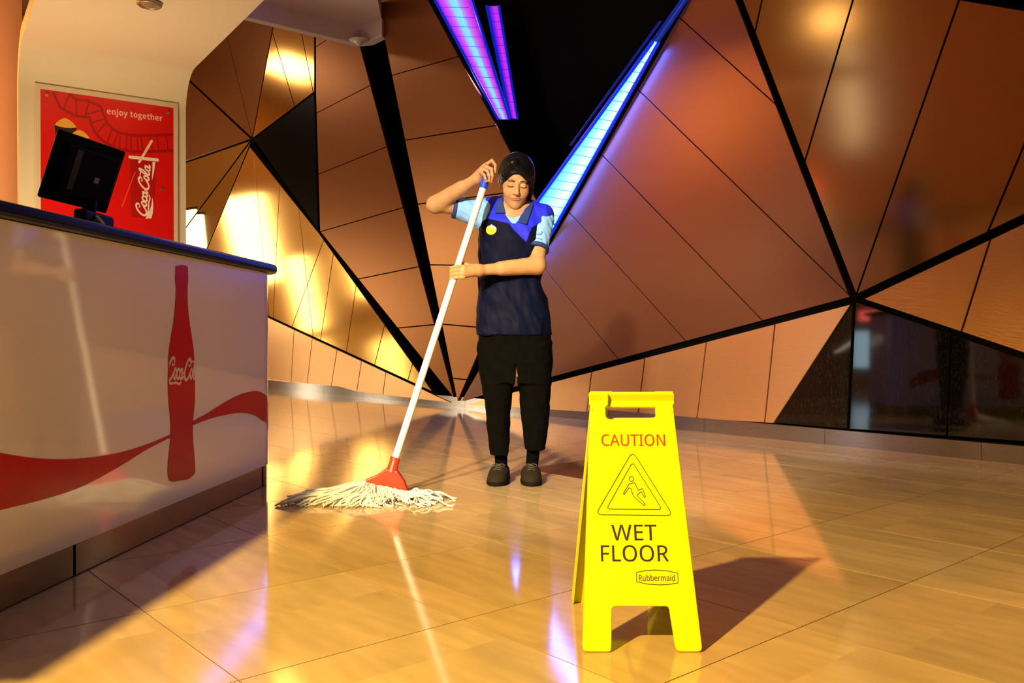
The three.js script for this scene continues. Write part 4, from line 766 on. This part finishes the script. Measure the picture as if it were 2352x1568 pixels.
  part('trousers', box3(trF, [-0.24, 0.12, -0.18], [0.25, 0.78, 0.18], 0.007), phys(lin(0.0025, 0.0025, 0.0022), 0.9, 0, { specularIntensity: 0.06 }), person, 'black cropped trousers');
  for (const [x0, x1, z0] of [[-0.054, -0.058, -0.02], [0.1, 0.112, -0.02]]) part('sock', box3(cap([x0, 0.07, z0 - 0.02], [x1, 0.22, z0], 0.031, 0.034), [x0 - 0.06, 0.02, -0.12], [x0 + 0.07, 0.27, 0.06], 0.006), phys(lin(0.0025, 0.0025, 0.0025), 0.95, 0, { specularIntensity: 0.05 }), person, 'black sock');
  const shoeM = phys(lin(0.018, 0.014, 0.008), 0.8, 0, { specularIntensity: 0.2 }), soleM = phys(lin(0.006, 0.005, 0.004), 0.8, 0, { specularIntensity: 0.2 }), laceM = std(lin(0.05, 0.045, 0.03), 0.8);
  for (const [cx, turn, zc] of [[-0.063, -0.16, -0.005], [0.094, 0.03, -0.005]]) {
    const s = group('shoe', person); s.position.set(cx, 0, zc); s.rotation.y = turn; s.userData.label = 'dark canvas lace-up shoe';
    const outlineE = (x, z, k) => Math.hypot(x / (k * (z > 0 ? 0.05 : 0.042)), Math.max(0, Math.abs(z) - 0.055) / (0.075 * k)) - 1;
    const upper = (x, y, z) => { const w = outlineE(x, z, 1) * 0.045, top = z > 0.02 ? 0.085 - (z - 0.02) * 0.34 : 0.085; let d = smax(w, y - top - 0.004 * Math.cos(x * 40), 0.04); d = Math.max(d, 0.012 - y); return smax(d, -Math.max(Math.hypot(x / 0.033, (z + 0.055) / 0.055) * 0.03 - 0.03, 0.062 - y), 0.01); };
    part('upper', box3(upper, [-0.07, 0, -0.15], [0.07, 0.11, 0.15], 0.0045), shoeM, s);
    part('sole', box3((x, y, z) => Math.max(outlineE(x, z, 1.06) * 0.045, 0.003 - y, y - 0.022), [-0.07, -0.006, -0.15], [0.07, 0.04, 0.15], 0.0045), soleM, s);
    for (let i = 0; i < 4; i++) { const z = 0.012 + i * 0.017, y = 0.089 - (z > 0.02 ? (z - 0.02) * 0.34 : 0); part('lace', tube([V(-0.022, y - 0.006, z), V(0, y + 0.002, z + 0.003), V(0.022, y - 0.006, z)], 0.0028, 8, 6), laceM, s); }
    part('lace', tube([V(-0.02, 0.083, 0.02), V(-0.03, 0.09, 0.012), V(-0.012, 0.093, 0.008), V(0, 0.092, 0.014), V(0.014, 0.094, 0.008), V(0.03, 0.088, 0.014), V(0.022, 0.08, 0.03)], 0.0025, 20, 6), laceM, s, 'lace bow');
  }
}

// ------------------------------------------------------------ unseen lamps and glowing panels outside the frame
function unseenPendantSpot(pos, target, label) {  // unseen fixture modelled around each key light
  const t = thing('spotlight', label, 'lamp', undefined);
  const d = target.clone().sub(pos).normalize(), a = pos.clone().addScaledVector(d, -0.03), b = pos.clone().addScaledVector(d, -0.2);
  const dark = std(lin(0.02, 0.02, 0.02), 0.4);
  const g = new THREE.CylinderGeometry(0.07, 0.05, 0.17, 24, 1, true).applyQuaternion(new THREE.Quaternion().setFromUnitVectors(V(0, 1, 0), d)); const m = a.clone().lerp(b, 0.5);
  part('can', g.translate(m.x, m.y, m.z), dark, t);
  part('rod', rod(b, V(b.x, HIGH, b.z), 0.01), dark, t);
  const mat = new THREE.MeshStandardMaterial({ color: 0x111111, emissive: new THREE.Color(1, 0.8, 0.45), emissiveIntensity: 6 });
  part('lens', new THREE.CylinderGeometry(0.062, 0.062, 0.008, 24).applyQuaternion(new THREE.Quaternion().setFromUnitVectors(V(0, 1, 0), d)).translate(a.x, a.y, a.z), mat, t);
  return t;
}
unseenPendantSpot(KEY, V(-0.1, 0, -2.1), 'unseen black pendant spotlight high on the left behind the photographer, lighting the near floor');
unseenPendantSpot(KEY2, V(0.78, 0, -6.06), 'unseen black pendant spotlight farthest behind the photographer, lighting the cleaner');
// unseen glowing panels at the far end, placed to mirror in the gold facets
function glowPanel(name, label, category, p, q, h, w, hh, facing, color, nits, glow, groupName) {
  const t = thing(name, label, category, groupName);
  const c = pq(p, q, h), n = facing.clone(), g = new THREE.BoxGeometry(w, hh, 0.03);
  const mat = new THREE.MeshStandardMaterial({ color: 0x111111, emissive: color, emissiveIntensity: glow, roughness: 0.4 });
  const yaw = Math.abs(n.y) > 0.9 ? null : Math.atan2(n.x, n.z);
  const holder = group('panel', t);
  const frameMat = std(lin(0.02, 0.02, 0.02), 0.5);
  const pane = part('pane', g, mat, t), fr = part('frame', merge([box(w + 0.1, 0.05, 0.05, 0, hh / 2 + 0.025, 0), box(w + 0.1, 0.05, 0.05, 0, -hh / 2 - 0.025, 0), box(0.05, hh, 0.05, w / 2 + 0.025, 0, 0), box(0.05, hh, 0.05, -w / 2 - 0.025, 0, 0)]), frameMat, t);
  t.remove(holder);
  for (const o of [pane, fr]) { o.position.copy(c); if (yaw === null) { o.rotation.set(n.y < 0 ? Math.PI / 2 : -Math.PI / 2, 0, HALL_TURN, 'XYZ'); } else o.rotation.y = yaw; }
  const l = new THREE.RectAreaLight(color, nits, w, hh); l.position.copy(c).addScaledVector(n, 0.04); l.lookAt(c.clone().addScaledVector(n, 1)); if (yaw === null) l.quaternion.copy(pane.quaternion), l.rotateY(Math.PI); scene.add(l);
  return t;
}
const WARM = new THREE.Color(1, 0.80, 0.58), WARMW = new THREE.Color(1, 0.86, 0.55);
const toNear = QN.clone().negate(), toHall = PN.clone().negate(), down = V(0, -1, 0);
for (const [p, h, w, hh, where] of [[4.75, 1.7, 0.5, 2.4, 'next to the faceted wall'], [3.3, 2.1, 0.85, 1.7, 'second from the faceted wall'], [2.5, 0.85, 0.4, 1.5, 'narrow and low, third from the faceted wall'], [0.9, 1.7, 0.7, 2.4, 'fourth from the faceted wall'], [-2.0, 1.7, 1.6, 2.4, 'farthest from the faceted wall']])
  glowPanel('unseen_far_panel', `unseen warm glowing panel in the far end wall, ${where}`, 'window', p, 15.94, h, w, hh, toNear, WARMW, 6, 3.6, 'unseen panels mirrored in the gold facets');
// unseen warm ceiling panels, fill for the hall; the far one mirrors in gold
[[2.0, 13.9, 'over the far left end'], [1.6, 7.6, 'over the middle of the hall'], [1.6, 3.2, 'over the cleaner'], [1.6, -1.2, 'over the near right end'], [-2.6, 1.0, 'behind the photographer'], [-2.6, 9.0, 'above the kiosk']].forEach(([p, q, where]) =>
  glowPanel('unseen_ceiling_panel', `unseen warm square ceiling light ${where}`, 'ceiling light', p, q, HIGH - 0.05, 1.0, 1.0, down, WARM, q > 13 ? 9 : q < 4 && p > 0 ? 3.6 : 1.5, q > 13 ? 4 : 1, 'unseen warm ceiling lights'));
// unseen glowing panels behind the photographer, placed for the smooth facets to mirror
glowPanel('unseen_flare_panel', 'unseen warm white panel high on the wall behind the photographer, mirrored in the bronze facet', 'lamp', -4.95, 6.75, 4.25, 0.5, 0.22, PN, WARMW, 10, 9);
glowPanel('unseen_blue_panel', 'unseen tall pale blue panel on the wall behind the photographer, mirrored in the bronze facet', 'light banner', -4.95, 6.52, 2.85, 0.22, 1.7, PN, new THREE.Color(0.62, 0.74, 1), 3, 2.2);
glowPanel('unseen_red_panel', 'unseen red glowing panel on the wall behind the photographer, mirrored in the granite', 'sign', -4.95, 7.8, 1.36, 0.62, 0.2, PN, new THREE.Color(1, 0.12, 0.08), 4, 5);
glowPanel('unseen_pale_panel', 'unseen pale blue glowing panel under the red one, mirrored in the granite', 'screen', -4.95, 7.92, 0.72, 0.6, 0.7, PN, new THREE.Color(0.5, 0.72, 0.85), 2, 3);
// added warm fill light hidden behind the counter, brightening the kiosk wall and canopy
{
  const t = thing('added_bar_light', 'added warm bar light hidden behind the counter to brighten the kiosk wall', 'lamp');
  const c = V(-2.75, 0.75, -4.9), d = V(-0.1, 0.75, -0.35).normalize();
  const q = new THREE.Quaternion().setFromUnitVectors(V(0, 0, 1), d);
  part('glowing_bar', new THREE.BoxGeometry(0.9, 0.12, 0.02).applyQuaternion(q).translate(c.x, c.y, c.z), new THREE.MeshStandardMaterial({ color: 0x111111, emissive: WARMW, emissiveIntensity: 3 }), t);
  part('stand', rod(V(c.x, 0.0, c.z), V(c.x, c.y - 0.03, c.z), 0.02), M.blackMatte, t);
  const l = new THREE.RectAreaLight(new THREE.Color(1, 0.72, 0.36), 95, 0.9, 0.12); l.position.copy(c).addScaledVector(d, 0.02); l.lookAt(c.clone().add(d)); scene.add(l);
}
// unseen orange lamp beside the kiosk, placed to light the salmon wall
{
  const t = thing('unseen_orange_lamp', 'unseen orange globe lamp beside the kiosk wall, lighting the salmon wall', 'lamp');
  const c = V(-4.6, 2.7, -5.2);
  part('globe', new THREE.SphereGeometry(0.09, 24, 16).translate(c.x, c.y, c.z), new THREE.MeshStandardMaterial({ color: 0x221100, emissive: new THREE.Color(1, 0.45, 0.1), emissiveIntensity: 4 }), t);
  part('cord', rod(V(c.x, c.y + 0.09, c.z), V(c.x, HIGH, c.z), 0.006), M.blackMatte, t);
  const l = new THREE.PointLight(new THREE.Color(1, 0.42, 0.08), 9, 0, 2); l.position.copy(c); l.castShadow = true; l.shadow.radius = 4; scene.add(l);
}
renderer.render(scene, camera);
